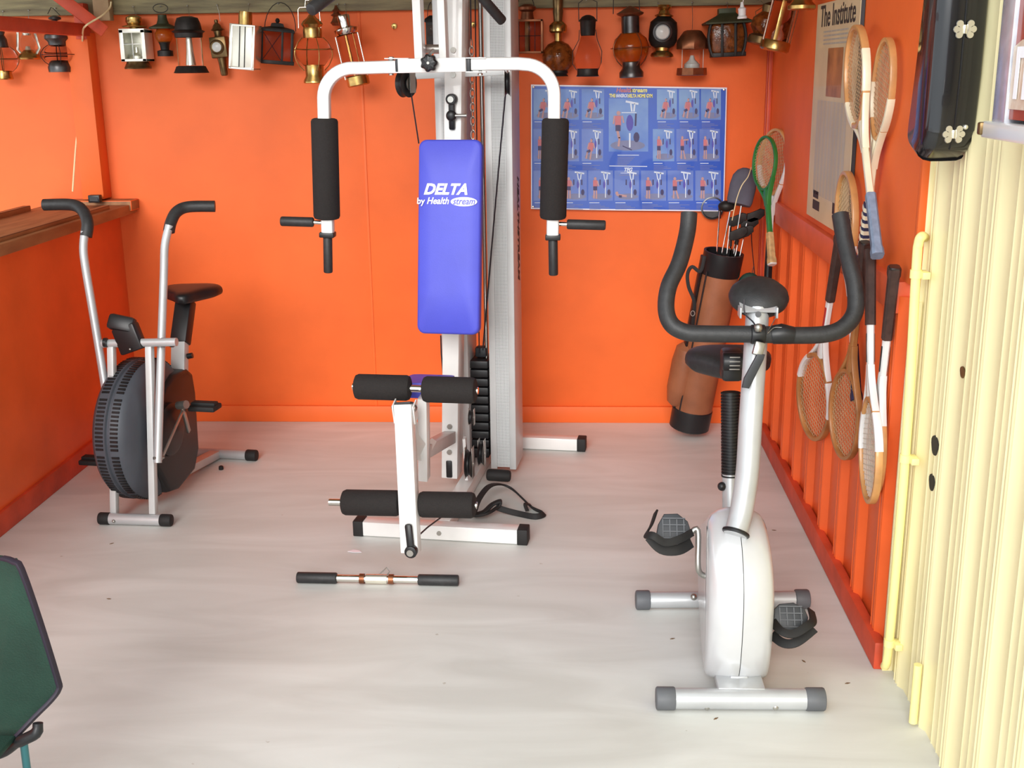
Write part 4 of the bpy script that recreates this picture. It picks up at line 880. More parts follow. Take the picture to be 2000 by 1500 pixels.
# ================================================================ GOLF BAG, CLUBS
gb0, gb1 = PY(1347, 826, 4.98), PY(1414, 492, 4.88); gx_, gy_, gz_ = frame(gb1-gb0, (0, 1, 0))
bag = thing('golf_bag', 'tan leather golf bag with black collar leaning on the back wall', 'golf bag', (gb0.x, gb0.y, 0))
L = (gb1-gb0).length
def bagring(t, rx, ry, n=28): o = gb0+gz_*L*t; return [o+gx_*rx*math.cos(2*PI*k/n)+gy_*ry*math.sin(2*PI*k/n) for k in range(n)]
rb, rT = pm(40, 4.98), pm(38, 4.9)
MB(LEATH).loft([bagring(.05, rb, rb*.9), bagring(.5, (rb+rT)/2*1.02, rb*.88), bagring(.90, rT, rT*.86)]).build('body', bag)
MB(BLACK).loft([bagring(-.03, rb*.9, rb*.8), bagring(-.02, rb*1.03, rb*.93), bagring(.09, rb*1.04, rb*.94), bagring(.095, rb, rb*.9)]).build('base', bag)
MB(BLACK).loft([bagring(.875, rT, rT*.86), bagring(.88, rT*1.04, rT*.9), bagring(1.0, rT*1.05, rT*.92), bagring(1.0, rT*.93, rT*.8), bagring(.93, rT*.92, rT*.8)]).build('collar', bag)
pk = MB(LEATH); q = []
for t, s_ in ((.10, .5), (.12, .8), (.2, 1), (.36, 1), (.44, .85), (.47, .4)):
    o = gb0+gz_*L*t+gx_*rb*.85; q.append([o+gx_*rb*.66*s_*math.cos(2*PI*k/20)+gy_*rb*.7*s_*math.sin(2*PI*k/20) for k in range(20)])
pk.loft(q).build('side_pocket', bag)
mb = MB(BLACK); mb.tube([gb0+gz_*L*t+gx_*rb*.72-gy_*rb*.62*(-1 if gy_.y > 0 else 1)*-1 for t in (.08, .3, .6, .9)], .004, n=6)
mb.build('piping', bag)
MB(BLACK).loft([[gb0+gz_*L*t+gx_*rb*.95+gx_*.012*math.cos(2*PI*k/12)+gy_*.035*math.sin(2*PI*k/12) for k in range(12)] for t in (.09, .5, .96)]).build('side_spine', bag)
MB(RUBB).tube(smooth([PY(1376, 500, 4.8), PY(1368, 530, 4.8), PY(1352, 521, 4.8), PY(1343, 535, 4.8), PY(1345, 560, 4.8), PY(1356, 590, 4.8), PY(1354, 625, 4.82), PY(1352, 650, 4.85)], 5), 1, sq=(.016, .006), upv=(0, -1, 0)).build('strap', bag)
MB(STEEL).tube([PY(1353, 612, 4.80)+Vector((.009*math.cos(t), 0, .012*math.sin(t))) for t in [2*PI*i/12 for i in range(13)]], .002, n=6).build('buckle', bag)
def club(a, b, kind, lb, grp=None, hd=None):
    A_ = PY(a[0], a[1], 4.87); B_ = PY(b[0], b[1], 4.90 if len(b) < 3 else b[2]); d = (A_-B_).normalized(); foot = A_+d*.55
    foot = gb0+gz_*L*.12+ (A_-(gb0+gz_*L))*.6
    t = thing('golf_club', lb, 'golf club', foot, grp)
    MB(CHROME).tube([foot, A_, B_], .0036, n=8).build('shaft', t)
    dr = Vector((hd if hd else (1, 0, 0))).normalized()
    if kind == 'iron':
        mb = MB(IRON); mb.prism([B_+dr*x+UZ*z for x, z in ((-.008, -.03), (.012, -.034), (.05, -.02), (.072, .0), (.07, .025), (.05, .03), (.02, .012), (-.008, .008))], Vector((0, -.010, 0)), bev=.003); mb.tube([B_-UZ*.06, B_], .006, n=8); mb.build('head', t)
    elif kind == 'wood':
        mb = MB(IRON); mb.ball(B_+dr*.03+UZ*.005, .034, n=14, sc=(1.15, .9, .75)); mb.tube([B_-UZ*.05, B_+UZ*.0], .0065, n=8); mb.build('head', t)
    elif kind == 'putter':
        mb = MB(CREAM); mb.prism([B_+dr*x+UZ*z for x, z in ((-.01, -.005), (.02, -.008), (.03, .008), (.014, .034), (-.004, .03))], Vector((0, -.016, 0)), bev=.003); mb.build('head', t)
    return t
gi = 'dark-headed irons in the golf bag'; li = 'golf club with dark iron head standing among others in the tan bag'
club((1400, 492), (1406, 405), 'wood', 'golf club at the bag mouth beside the poster corner, dark rounded head')
club((1410, 494), (1427, 409), 'putter', 'golf club with small cream head standing highest beside the poster', hd=(-1, 0, 0))
club((1420, 494), (1427, 428), 'iron', li, gi); club((1431, 496), (1440, 452, 4.86), 'iron', li, gi); club((1437, 496), (1450, 436), 'iron', li, gi); club((1446, 496), (1462, 420), 'iron', li, gi); club((1427, 494), (1428, 455, 4.84), 'iron', li, gi)
tc_ = club((1434, 492), (1452, 375), 'wood', 'golf club whose head is hidden in a grey fabric cover', hd=(.2, 0, 1))
a, b = PY(1443, 400, 4.88), PY(1459, 328, 4.92); hx_, hy_, hz_ = frame(b-a, (0, 1, 0)); Lh = (b-a).length
hc = MB(SLATE).loft([[a+hz_*Lh*t+hx_*w_*math.cos(2*PI*k/24)+hy_*w_*.62*math.sin(2*PI*k/24) for k in range(24)] for t, w_ in ((0, .052), (.1, .058), (.5, .060), (.75, .055), (.9, .04), (.98, .02), (1, .004))])
tag(hc.build('head_cover'), 'grey fabric head cover on a tall club behind the other golf clubs', 'head cover')
tag(MB(CORD).tube(smooth([PY(1467, 327, 4.88), PY(1461, 345, 4.82), PY(1449, 362, 4.79), PY(1440, 385, 4.80), PY(1434, 410, 4.80), PY(1430, 430, 4.82)], 5), .0022, n=6).build('cover_cord'), 'thin pale cord looped over the grey head cover', 'cord')
tag(MB(PEWT).lathe([(.050, 0), (.054, .004), (.054, .014), (.049, .015), (.046, .006), (.02, .005)], PY(1391, 406, 5.165), axis=(0, -1, 0), n=32).build('tin_lid'), 'round metal lid on the back wall peeking out under the poster corner', 'lid')
gp = thing('green_pouch', 'small green pouch hanging on a dark cord above the bike console', 'pouch', PY(1463, 552, 4.9))
MB(GCLOTH).ball(PY(1463, 560, 4.9), .066, n=18, sc=(.85, .35, 1)).build('pouch', gp)
MB(CABLE).tube(smooth([PY(1468, 420, 5.14), PY(1468, 470, 5.1), PY(1472, 515, 4.98), PY(1474, 540, 4.92)], 4), .0022, n=6).build('cord', gp)
MB(STEEL).tube([PY(1472, 520, 4.97), PY(1469, 531, 4.94), PY(1474, 536, 4.93), PY(1476, 545, 4.9)], .002, n=6).build('hook', gp)

# ================================================================ RACKETS
def racket(lb, tip, butt, nrm, frame_m, shaft_m, grip_m, string_m=GUT, accent=None, gripf=.30, wf=.160, cap_m=None, throat_m=None, grp='rackets hung on the right wall', wrap=None, shoulder=None):
    z = (tip-butt); Lr = z.length; z.normalize(); n = Vector(nrm); n = (n-z*n.dot(z)).normalized(); x = z.cross(n).normalized()
    q = Matrix((x, n*1.0 if x.cross(n).dot(z) > 0 else n, z)).transposed()
    if q.determinant() < 0: x = -x; q = Matrix((x, n, z)).transposed()
    t = thing('tennis_racket', lb, 'racket', butt, grp, q.to_quaternion())
    hl, hw_ = .205*Lr, wf*Lr; hc_ = Lr-hl
    X_, N_, Z_ = Vector((1, 0, 0)), Vector((0, 1, 0)), Vector((0, 0, 1))
    ring = [(hw_*math.cos(a), hc_+hl*math.sin(a)) for a in [-PI/2+2*PI*i/48 for i in range(49)]]
    def egg(xx, zz):      # narrow the lower half a little
        f_ = 1-.16*max(0, (hc_-zz)/hl)**1.5; return (xx*f_, zz)
    ring = [egg(*p) for p in ring]
    MB(frame_m).tube([Vector((a, 0, b)) for a, b in ring], 1, sq=(.0105*Lr/.68*1.2, .020*Lr/.68), upv=(0, 1, 0)).build('head_frame', t, local=True)
    sm = MB(string_m)
    for i in range(-7, 8):
        xx = hw_*i/8; h_ = hl*math.sqrt(max(0, 1-(i/8)**2))*.97
        sm.box((xx*.93, 0, hc_), (.0013, .0013, 2*h_*.96))
    for j in range(-9, 10):
        zz = hl*j/10; w_ = hw_*math.sqrt(max(0, 1-(j/10)**2)); w_ = egg(w_, hc_+zz)[0]
        sm.box((0, .0008, hc_+zz), (2*w_*.97, .0013, .0013))
    sm.build('strings', t, local=True)
    # throat: two shoulders sweeping into the shaft
    zb = hc_-hl; tm = throat_m or shaft_m
    for s_ in (-1, 1):
        MB(tm).tube(smooth([Vector((s_*hw_*.62, 0, hc_-hl*.74)), Vector((s_*hw_*.36, 0, zb-.006)), Vector((s_*hw_*.15, 0, zb-.05*Lr/.68)), Vector((s_*.008, 0, zb-.09*Lr/.68))], 4), 1, sq=(.012, .0205), upv=(0, 1, 0)).build('shoulder', t, local=True)
    zg = gripf*Lr
    MB(shaft_m).loft([[Vector((a*w2, b*d2, zz)) for a, b in ((-1, -.6), (-.6, -1), (.6, -1), (1, -.6), (1, .6), (.6, 1), (-.6, 1), (-1, .6))] for w2, d2, zz in ((.0125, .0105, zg-.01), (.0115, .0100, zg+.04), (.0125, .0100, zb-.10), (.017, .0104, zb-.045), (.024, .0104, zb-.015), (.010, .0102, zb-.003))]).build('shaft', t, local=True)
    if accent: MB(accent).box((0, 0, (zb-.10+zg)/2+.01), (.011, .0245, (zb-.1-zg)*.75), bev=.002).build('accent_stripe', t, local=True)
    if shoulder: 
        for s_ in (-1, 1):
            a_ = [Vector((xx, 0, zz)) for xx, zz in ring if s_*xx > .01 and hc_-hl*.75 < zz < hc_+hl*.1]
            if s_ < 0: a_ = a_[::-1]
            MB(shoulder).tube(a_, 1, sq=(.0105*Lr/.68*1.2+.002, .020*Lr/.68+.002), upv=(0, 1, 0)).build('shoulder_band', t, local=True)
    octo = ((-1, -.6), (-.6, -1), (.6, -1), (1, -.6), (1, .6), (.6, 1), (-.6, 1), (-1, .6))
    gm = MB(grip_m); gl = [(.0165, .0150, .004), (.0190, .0170, .0), (.0190, .0170, .018), (.0158, .0145, .03), (.0150, .0138, zg)]
    gm.loft([[Vector((a*w2, b*d2, zz)) for a, b in octo] for w2, d2, zz in gl[1:]]).build('grip', t, local=True)
    if cap_m: MB(cap_m).loft([[Vector((a*w2, b*d2, zz)) for a, b in octo] for w2, d2, zz in ((.016, .014, -.006), (.0185, .0165, -.003), (.0185, .0165, .003))]).build('butt_cap', t, local=True)
    if wrap:
        mb = MB(wrap)
        for i in range(8): mb.loft([[Vector((a*.0168, b*.0155, zg*(.08+.115*i)+dz+a*.004)) for a, b in octo] for dz in (0, .012)])
        mb.build('spiral_wrap', t, local=True)
    return t
WN = (-1, .05, 0)
racket('cream wooden racket with blue taped grip, head touching the old print', PX(1664, 70, .80), PX(1714, 500, .795), (-1, .03, 0), WOOD, CREAM, BLUEW, shoulder=CREAM, gripf=.26)
racket('cream wooden racket leaning right at the top, navy striped handle', PX(1736, 78, .825), PX(1682, 520, .825), (-1, .02, 0), WOOD, CREAM, NAVY, wrap=CREAM, gripf=.3, shoulder=CREAM)
racket('plain ash racket upright behind the bike handlebar end, purple grip low', PX(1648, 342, .825), PX(1673, 782, .83), (-1, .0, 0), WOOD, WHITE, NAVY, gripf=.24)
racket('white racket hung head-down with brown grip, second from the yellow wall', PX(1700, 980, .80), PX(1700, 487, .80), WN, WOOD, WHITE, LEATHG, string_m=GUTW, accent=PEWT, shoulder=WHITE)
racket('white racket head-down behind another, grip with grey butt nearest the yellow wall', PX(1700, 955, .83), PX(1747, 524, .815), WN, WOOD, WHITE, LEATHG, accent=IRON, cap_m=PEWT)
racket('red and white racket hung head-down, leftmost of the low ones', PX(1580, 845, .80), PX(1641, 462, .80), (-1, -.25, 0), WOODD, WHITE, LEATHG, accent=REDR, shoulder=WHITE)
racket('old brown ash racket hung head-down between red and white ones', PX(1642, 887, .815), PX(1690, 476, .81), (-1, -.16, 0), WOODD, WOODD, LEATHG, cap_m=PEWT)
tagg = 'rackets leaning beside the golf bag'
racket('green framed racket with yellow stitching and tan grip next to the golf clubs', PY(1490, 270, 4.74), PY(1508, 515, 4.5), (-.97, -.42, 0), GREENR, GREENR, TANG, string_m=GUT, cap_m=FROST, gripf=.24, grp=tagg, accent=None)
racket('pale wooden racket with white throat and black grip behind the green one', PY(1514, 254, 4.88), PY(1499, 560, 4.74), (-.95, -.42, 0), WOOD, WHITE, BLACK, string_m=GUT, gripf=.32, grp=tagg, shoulder=WHITE)

# ================================================================ EXERCISE CHART on the back wall
PBL = mat('poster_blue', (52, 92, 196), .22, var=.05, coat=.6, scale=3); PLB = mat('poster_pale_blue', (112, 138, 204), .22, var=.10, coat=.6, scale=5, rgb2=(86, 112, 196))
PCY = mat('poster_cloud', (128, 164, 210), .22, var=.08, coat=.6, scale=5, rgb2=(74, 112, 200)); PGR = mat('poster_grey_floor', (126, 132, 168), .25, var=.05)
PSK = mat('poster_skin', (190, 150, 150), .3, var=.06); PRED = mat('poster_coral', (200, 118, 126), .3, var=.06); PDK = mat('poster_dark', (66, 60, 104), .3, var=.05)
PWH = mat('poster_white', (214, 226, 242), .3, var=.02); PYE = mat('poster_yellow', (236, 230, 130), .3, var=.02); PPUR = mat('poster_violet', (84, 80, 176), .3, var=.03)
PEDGE = mat('laminate_edge', (236, 232, 240), .15, var=.02, coat=.5)
YP = 5.187-.030/K
def pp(x, y, l=0): return PY(x, y, YP) - Vector((0, .0004*l, 0))
pc = PY(1228, 290, YP)
chart = thing('exercise_chart', 'blue laminated exercise chart with rows of gym pictures on the back wall', 'poster', PY(1226, 412, YP))
mb = MB(PEDGE, PBL)
mb.prism([PY(1037, 165, YP), PY(1100, 166, YP+.002), PY(1420, 171, YP), PY(1414, 413, YP), PY(1200, 411, YP+.002), PY(1037, 408, YP)], Vector((0, .003, 0)))
mb.poly([pp(1039, 168, 1), pp(1418, 174, 1), pp(1412, 411, 1), pp(1039, 406, 1)], 1)
mb.build('sheet', chart)
def quad(mb, x0, y0, x1, y1, l, mi, sk=0): mb.poly([pp(x0, y0, l), pp(x1, y0+sk, l), pp(x1, y1+sk, l), pp(x0, y1, l)], mi)
def stroke(mb, a, b, wd, l, mi):
    a = Vector(a); b = Vector(b); d = (b-a).normalized(); nn = Vector((-d.y, d.x))*wd/2
    mb.poly([pp(*(a+nn), l), pp(*(b+nn), l), pp(*(b-nn), l), pp(*(a-nn), l)], mi)
def blob(mb, x, y, rx, ry, l, mi, n=10): mb.poly([pp(x+rx*math.cos(2*PI*i/n), y+ry*math.sin(2*PI*i/n), l) for i in range(n)], mi)
pmats = [PLB, PCY, PGR, PSK, PRED, PDK, PWH, PYE, PPUR]
def panel(nm, x0, y0, x1, y1, pose, cloud):
    mb = MB(*pmats); quad(mb, x0, y0, x1, y1, 2, 1 if cloud else 0)
    w_, h = x1-x0, y1-y0
    blob(mb, x0+w_*.55, y1-h*.14, w_*.42, h*.10, 3, 2, 14)
    mx_ = x0+w_*.68
    stroke(mb, (mx_-w_*.16, y0+h*.05), (mx_+w_*.22, y0+h*.10), h*.05, 4, 6)
    for q in (-.06, .10): stroke(mb, (mx_+w_*q, y0+h*.07), (mx_+w_*(q*.5+.02), y0+h*.30), h*.035, 4, 6)
    stroke(mb, (mx_+w_*.02, y0+h*.28), (mx_+w_*.02, y0+h*.9), h*.03, 4, 6 if not cloud else 0)
    blob(mb, mx_-w_*.03, y0+h*.47, w_*.05, h*.13, 5, 8); blob(mb, mx_+w_*.16, y0+h*.72, w_*.07, h*.10, 5, 5)
    for q in (-.2, .12): stroke(mb, (mx_+w_*q, y0+h*.3), (mx_+w_*q, y0+h*.48), w_*.05, 5, 5)
    bx = x0+w_*(.28 if pose != 's' else .45)
    if pose == 'l':
        stroke(mb, (x0+w_*.08, y1-h*.2), (x0+w_*.5, y1-h*.15), h*.07, 6, 3); blob(mb, x0+w_*.1, y1-h*.25, w_*.06, h*.06, 7, 3); stroke(mb, (x0+w_*.18, y1-h*.15), (x0+w_*.3, y1-h*.14), h*.08, 7, 5)
    elif pose == 's':
        blob(mb, bx, y0+h*.36, w_*.055, h*.055, 7, 3); stroke(mb, (bx, y0+h*.42), (bx-w_*.04, y0+h*.68), w_*.22, 6, 4)
        stroke(mb, (bx-w_*.04, y0+h*.66), (bx-w_*.2, y0+h*.72), h*.08, 7, 5); stroke(mb, (bx-w_*.18, y0+h*.70), (bx-w_*.24, y0+h*.92), w_*.07, 7, 3); stroke(mb, (bx+w_*.0, y0+h*.68), (bx-w_*.06, y0+h*.95), w_*.07, 7, 3)
        stroke(mb, (bx-w_*.12, y0+h*.44), (bx-w_*.18, y0+h*.62), w_*.05, 7, 3); stroke(mb, (bx+w_*.1, y0+h*.44), (bx+w_*.15, y0+h*.6), w_*.05, 7, 3)
    else:
        blob(mb, bx, y0+h*.27, w_*.055, h*.055, 7, 3); stroke(mb, (bx, y0+h*.32), (bx, y0+h*.54), w_*.17, 6, 4); stroke(mb, (bx, y0+h*.52), (bx, y0+h*.66), w_*.16, 7, 5)
        stroke(mb, (bx-w_*.04, y0+h*.65), (bx-w_*.05, y0+h*.93), w_*.06, 7, 3); stroke(mb, (bx+w_*.05, y0+h*.65), (bx+w_*(.05 if pose == 'u' else .14), y0+h*.93), w_*.06, 7, 3)
        if pose == 'p': stroke(mb, (bx+w_*.04, y0+h*.34), (bx+w_*.3, y0+h*.33), h*.045, 7, 3)
        else: stroke(mb, (bx+w_*.09, y0+h*.34), (bx+w_*.14, y0+h*.52), w_*.05, 7, 3)
    # caption: a heading and grey lines of small print
    stroke(mb, (x0+w_*.04, y1+4), (x0+w_*.45, y1+4), 1.3, 3, 6)
    for j in range(4): stroke(mb, (x0+w_*.04, y1+8+j*2.8), (x0+w_*(.5+.35*((j*7+int(x0)) % 3)/2), y1+8+j*2.8), .8, 3, 2)
    mb.build(nm, chart)
for x0, x1, po, cl in ((1042, 1086, 's', 1), (1090, 1131, 's', 1), (1136, 1180, 's', 1), (1283, 1322, 's', 1), (1326, 1366, 's', 1), (1369, 1408, 's', 1)): panel('chart_picture', x0, 174, x1, 234, po, cl)
for x0, x1, po, cl in ((1042, 1086, 'u', 0), (1090, 1131, 'u', 0), (1136, 1178, 's', 0), (1275, 1317, 'u', 1), (1321, 1362, 'p', 0), (1366, 1406, 'u', 0)): panel('chart_picture', x0, 252, x1, 315, po, cl)
for x0, x1, po in ((1042, 1094, 'p'), (1097, 1146, 'u'), (1149, 1197, 'u'), (1200, 1248, 'l'), (1252, 1301, 'u'), (1304, 1354, 'p'), (1358, 1408, 'u')): panel('chart_picture', x0, 333, x1, 392, po, 0)
mb = MB(*pmats); quad(mb, 1189, 192, 1266, 296, 2, 1)
blob(mb, 1226, 284, 34, 10, 3, 2, 16)
stroke(mb, (1222, 198), (1247, 203), 4, 4, 6); stroke(mb, (1232, 202), (1234, 218), 3, 4, 6); stroke(mb, (1240, 202), (1238, 218), 3, 4, 6); stroke(mb, (1214, 220), (1243, 220), 1.6, 4, 6); stroke(mb, (1230, 260), (1230, 288), 3, 4, 6)
blob(mb, 1230, 240, 7, 16, 5, 8, 14); stroke(mb, (1242, 222), (1241, 246), 3.5, 5, 5); blob(mb, 1243, 268, 6, 10, 5, 5)
blob(mb, 1208, 221, 4, 4.5, 7, 3); stroke(mb, (1207, 226), (1207, 246), 12, 6, 4); stroke(mb, (1207, 244), (1207, 256), 10, 7, 5); stroke(mb, (1206, 255), (1209, 270), 5, 7, 3); stroke(mb, (1210, 268), (1208, 286), 4, 7, 3); stroke(mb, (1200, 226), (1198, 242), 3, 7, 3); stroke(mb, (1215, 226), (1218, 240), 3, 7, 3)
stroke(mb, (1216, 285), (1234, 293), 2, 6, 5)
stroke(mb, (1206, 303), (1248, 303), 1.3, 3, 6)
for j in range(6): stroke(mb, (1206, 307+j*3), (1206+34-j*3, 307+j*3), .9, 3, 2)
stroke(mb, (1190, 324), (1264, 325), 1.5, 3, 6); stroke(mb, (1212, 338), (1242, 338), .9, 3, 6); stroke(mb, (1209, 342), (1246, 342), 1, 3, 2)
mb.build('main_picture', chart)
k_ = pm(1, YP)
text('Health', 11.5*k_, PRED, pp(1203, 180, 4), (1, 0, -.012), (0, 0, 1), 'heading', chart, bold=.0008, shear=.2, ex=.0003)
text('stream', 11.5*k_, PYE, pp(1231, 180, 4), (1, 0, -.012), (0, 0, 1), 'heading', chart, bold=.0008, shear=.2, ex=.0003)
text('THE', 9*k_, PYE, pp(1190, 190, 4), (1, 0, -.012), (0, 0, 1), 'heading', chart, bold=.001, ex=.0003, sx=.75)
text('HANSROD', 9*k_, PWH, pp(1201, 190, 4), (1, 0, -.012), (0, 0, 1), 'heading', chart, bold=.001, ex=.0003, sx=.62)
text('DELTA HOME GYM', 9*k_, PYE, pp(1226, 190.3, 4), (1, 0, -.012), (0, 0, 1), 'heading', chart, bold=.001, ex=.0003, sx=.62)
text('TFG', 10.5*k_, PWH, pp(1218, 335, 4), (1, 0, -.012), (0, 0, 1), 'chart_logo', chart, bold=.0012, shear=.3, ex=.0003, sx=.85)
for x, y in ((1042, 170), (1414, 175), (1041, 404), (1409, 408)): MB(TIN).lathe([(.006, 0), (.005, .003), (.001, .0045)], pp(x, y, 2), axis=(0, -1, 0), n=12).build('drawing_pin', chart)

# ================================================================ OLD PRINT on the right wall
XP = .8486-.016/K
pr = thing('framed_print', 'tall aged framed print with columns of small type on the right wall', 'framed print', PX(1605, 440, XP))
yb_l, yb_r = PX(1575, 420, XP), PX(1652, 462, XP); zt_ = 1.80*K; y_far, y_near, zb_ = yb_l.y, yb_r.y, (yb_l.z+yb_r.z)/2
def ipr(f, z, l=0): return Vector((XP*K-.0005*l, y_far+(y_near-y_far)*f, zb_+(zt_-zb_)*z))
MB(PAPER).prism([ipr(0, 0), ipr(1, 0), ipr(1, 1), ipr(0, 1)], Vector((.006, 0, 0))).build('sheet', pr)
MB(DGREY).box((XP*K+.008, y_near+.004, (zb_+zt_)/2), (.012, .012, zt_-zb_)).build('frame_edge', pr)
mb = MB(PAPERG); rr_ = random.Random(3)
for c_ in range(9):
    f0_ = .14+c_*.082
    for j in range(70):
        z_ = .12+j*.0066
        if z_ > .56: break
        mb.poly([ipr(f0_, z_, 1), ipr(f0_+.06+rr_.random()*.012, z_, 1), ipr(f0_+.06, z_+.0032, 1), ipr(f0_, z_+.0032, 1)])
mb.build('small_type', pr)
MB(PHOTO).poly([ipr(.34, .58, 1), ipr(.70, .58, 1), ipr(.70, .795, 1), ipr(.34, .795, 1)]).build('picture', pr)
mb = MB(PAPERG)
for j in range(4): mb.poly([ipr(.2, .812+j*.018, 1), ipr(.78, .812+j*.018, 1), ipr(.78, .819+j*.018, 1), ipr(.2, .819+j*.018, 1)])
mb.build('subheading', pr)
text('The Institute', .105, TXTK, ipr(.10, .895, 2), (0, -1, 0), (0, 0, 1), 'title', pr, bold=.001, ex=.0004, sx=1.0)
mb = MB(TXTK)
for a, b, c_, d in ((.16, .10, .30, .135), (.16, .045, .34, .09), (.66, .07, .8, .12)): mb.poly([ipr(a, b, 1), ipr(c_, b, 1), ipr(c_, d, 1), ipr(a, d, 1)])
MATS['black_print'].node_tree
mb.build('imprint', pr)

# ================================================================ YELLOW WALL FITTINGS
pipe = smooth([PX(1806, 464, .862), PX(1800, 462, .838), PX(1794, 476, .832), PX(1789, 535, .832), PX(1768, 895, .836), PX(1737, 1250, .842), PX(1728, 1302, .845)], 6)
tp = thing('wall_pipe', 'cream yellow conduit running down the edge of the yellow wall', 'pipe', pipe[-1])
MB(YELP).tube(pipe, .0125, n=16).build('pipe', tp)
for (x, y, xx) in ((1789, 535, .832), (1768, 895, .836), (1737, 1255, .842)):
    p = PX(x, y, xx); MB(YELP).cyl(p-UZ*.011, p+UZ*.011, .0155, 16).box(p+Vector((.018, -.012, 0)), (.02, .045, .018), bev=.002).build('pipe_clip', tp)
a, b = PX(1793, 1298, .852), PX(1783, 1398, .855)
tag(MB(YELP).cyl(a, Vector((a.x, a.y, .01)), .011, 14).build('pipe_stub'), 'short cream yellow pipe stub at the foot of the yellow wall', 'pipe')
mk = mat('black_scuff', (48, 46, 44), .7)
for i, (x, y, rx, ry, lb) in enumerate(((1825, 870, 5, 22, 'upper black scuff blotch on the yellow wall'), (1819, 942, 4, 19, 'lower black scuff blotch on the yellow wall'), (1879, 727, 3, 12, 'small brown chip on the yellow wall'))):
    c = PX(x, y, .8735); tag(MB(mk if i < 2 else BRASSD).prism([c+Vector((0, math.cos(t)*rx*.0055*(1+.12*math.sin(3*t)), math.sin(t)*ry*.0012)) for t in [2*PI*q/16 for q in range(16)]], Vector((.012, 0, 0))).build('paint_chip'), lb, 'mark')
# instrument case: rounded body hung neck-up
near0, near1 = PX(1925, 0, .86), PX(1896, 285, .86)
out = [PX(1813, 0, .775), PX(1796, 100, .770), PX(1778, 200, .765), PX(1770, 262, .765)]
ys = [p.y for p in out]; zs = [p.z for p in out]
bot = PX(1850, 322, .80).z
top = zs[0]+.42
far = [(ys[0]-.05, top), (ys[0]-.012, zs[0]+.12), (ys[0], zs[0]), (ys[1], zs[1]), (ys[2], zs[2]), (ys[3], zs[3]), (ys[3]-.012, (zs[3]+bot)/2), (ys[3]-.05, bot+.014), (ys[3]-.10, bot)]
yn0, yn1 = near0.y, near1.y
nearl = [(yn1+.07, bot+.004), (yn1+.025, bot+.03), (yn1+.004, bot+.07), (yn1, near1.z+.04), ((yn0+yn1)/2-.004, (near0.z+near1.z)/2), (yn0, near0.z), (yn0+.01, top)]
prof = [(p.x, p.y) for p in smooth([Vector((a, b, 0)) for a, b in far[2:]+nearl[:5]], 5)]
prof = far[:2]+prof+nearl[5:]; cy_ = sum(p[0] for p in prof)/len(prof); cz_ = (top+bot)/2
case = thing('instrument_case', 'glossy black moulded instrument case hanging on the yellow wall', 'instrument case', (.82*K, cy_, bot))
CASE = mat('black_gloss_shell', (22, 22, 26), .22, var=.1, coat=.5, scale=5)
rings = []
for xx, ins in ((.868, .012), (.864, .006), (.852, .001), (.82, .0), (.795, .0), (.779, .004), (.769, .012), (.764, .022)):
    rings.append([Vector((xx*K, cy_+(y-cy_)*(1-ins/.13), (z if z > top-.1 else z+(ins if z < cz_ else 0)*max(0, 1-(z-bot)/.12)))) for y, z in prof])
MB(CASE).loft(rings).build('shell', case, ang=60)
mb = MB(BLACK); mb.tube([Vector((.822*K, y+(-.0015), z)) for y, z in nearl[1:]], .0022, n=6); mb.build('seam', case)
def butterfly(x, y, X):
    p = PX(x, y, X); p = Vector((X*K, p.y-.0, p.z)); 
    # follow the near flank of the shell at this height
    yy = None
    for (ya0, za0), (ya1, za1) in zip(nearl, nearl[1:]):
        if za0 <= p.z <= za1: yy = ya0+(ya1-ya0)*(p.z-za0)/(za1-za0)
    p.y = (yy if yy else p.y)-.004
    mb = MB(TIN)
    for sx_ in (-1, 1):
        for sz_ in (-1, 0, 1): mb.lathe([(.0085, 0), (.0075, .003)], p+Vector((sx_*(.012 if sz_ else .018), 0, sz_*.012)), axis=(0, -1, 0), n=14)
        mb.box(p+Vector((sx_*.010, -.001, 0)), (.014, .003, .022), bev=.001)
    mb.box(p+Vector((0, -.003, 0)), (.008, .005, .02), bev=.002)
    return mb.build('latch', case)
butterfly(1886, 57, .822); butterfly(1862, 262, .822)
p = PX(1893, 250, .84); MB(TIN).ball(Vector((.845*K, yn1-.002, p.z)), .006, n=10).build('rivet', case)
MB(STEEL).tube([Vector((.84*K, (ys[0]+yn0)/2, top-.01)), Vector((.865*K, (ys[0]+yn0)/2, top+.06))], .003).build('hanging_loop', case)
# glazed sign box near the camera
SB = thing('framed_sign', 'silver framed glazed sign with white lettering at the top right edge', 'framed sign', PX(1980, 255, .82))
p1 = PX(1936, 240, .797); yF = p1.y; zB = p1.z; zT = zB+.62; yN = yF-.62
SF = mat('silver_frame', (206, 208, 216), .25, .6, var=.1, scale=20)
xo, xi = .797*K, .866*K
mb = MB(SF); mb.box(((xo+xi)/2, yF-.035, (zB+zT)/2), (xi-xo, .07, zT-zB), bev=.003).build('frame_side', SB)
MB(SF).box(((xo+xi)/2, yN+.006, (zB+zT)/2), (xi-xo, .022, zT-zB), bev=.003).build('frame_side', SB)
MB(SF).box(((xo+xi)/2, (yF+yN)/2, zT-.01), (xi-xo, yF-yN, .02), bev=.003).build('frame_top', SB)
MB(WHITE).box(((xo+xi)/2-.006, (yF+yN)/2+.012, zB-.014), (xi-xo+.012, yF-yN+.03, .034), bev=.006).build('sill', SB)
MB(BRASSD).box((xo-.004, yF+.02, zB-.012), (.03, .018, .026), bev=.004).build('rusty_corner', SB)
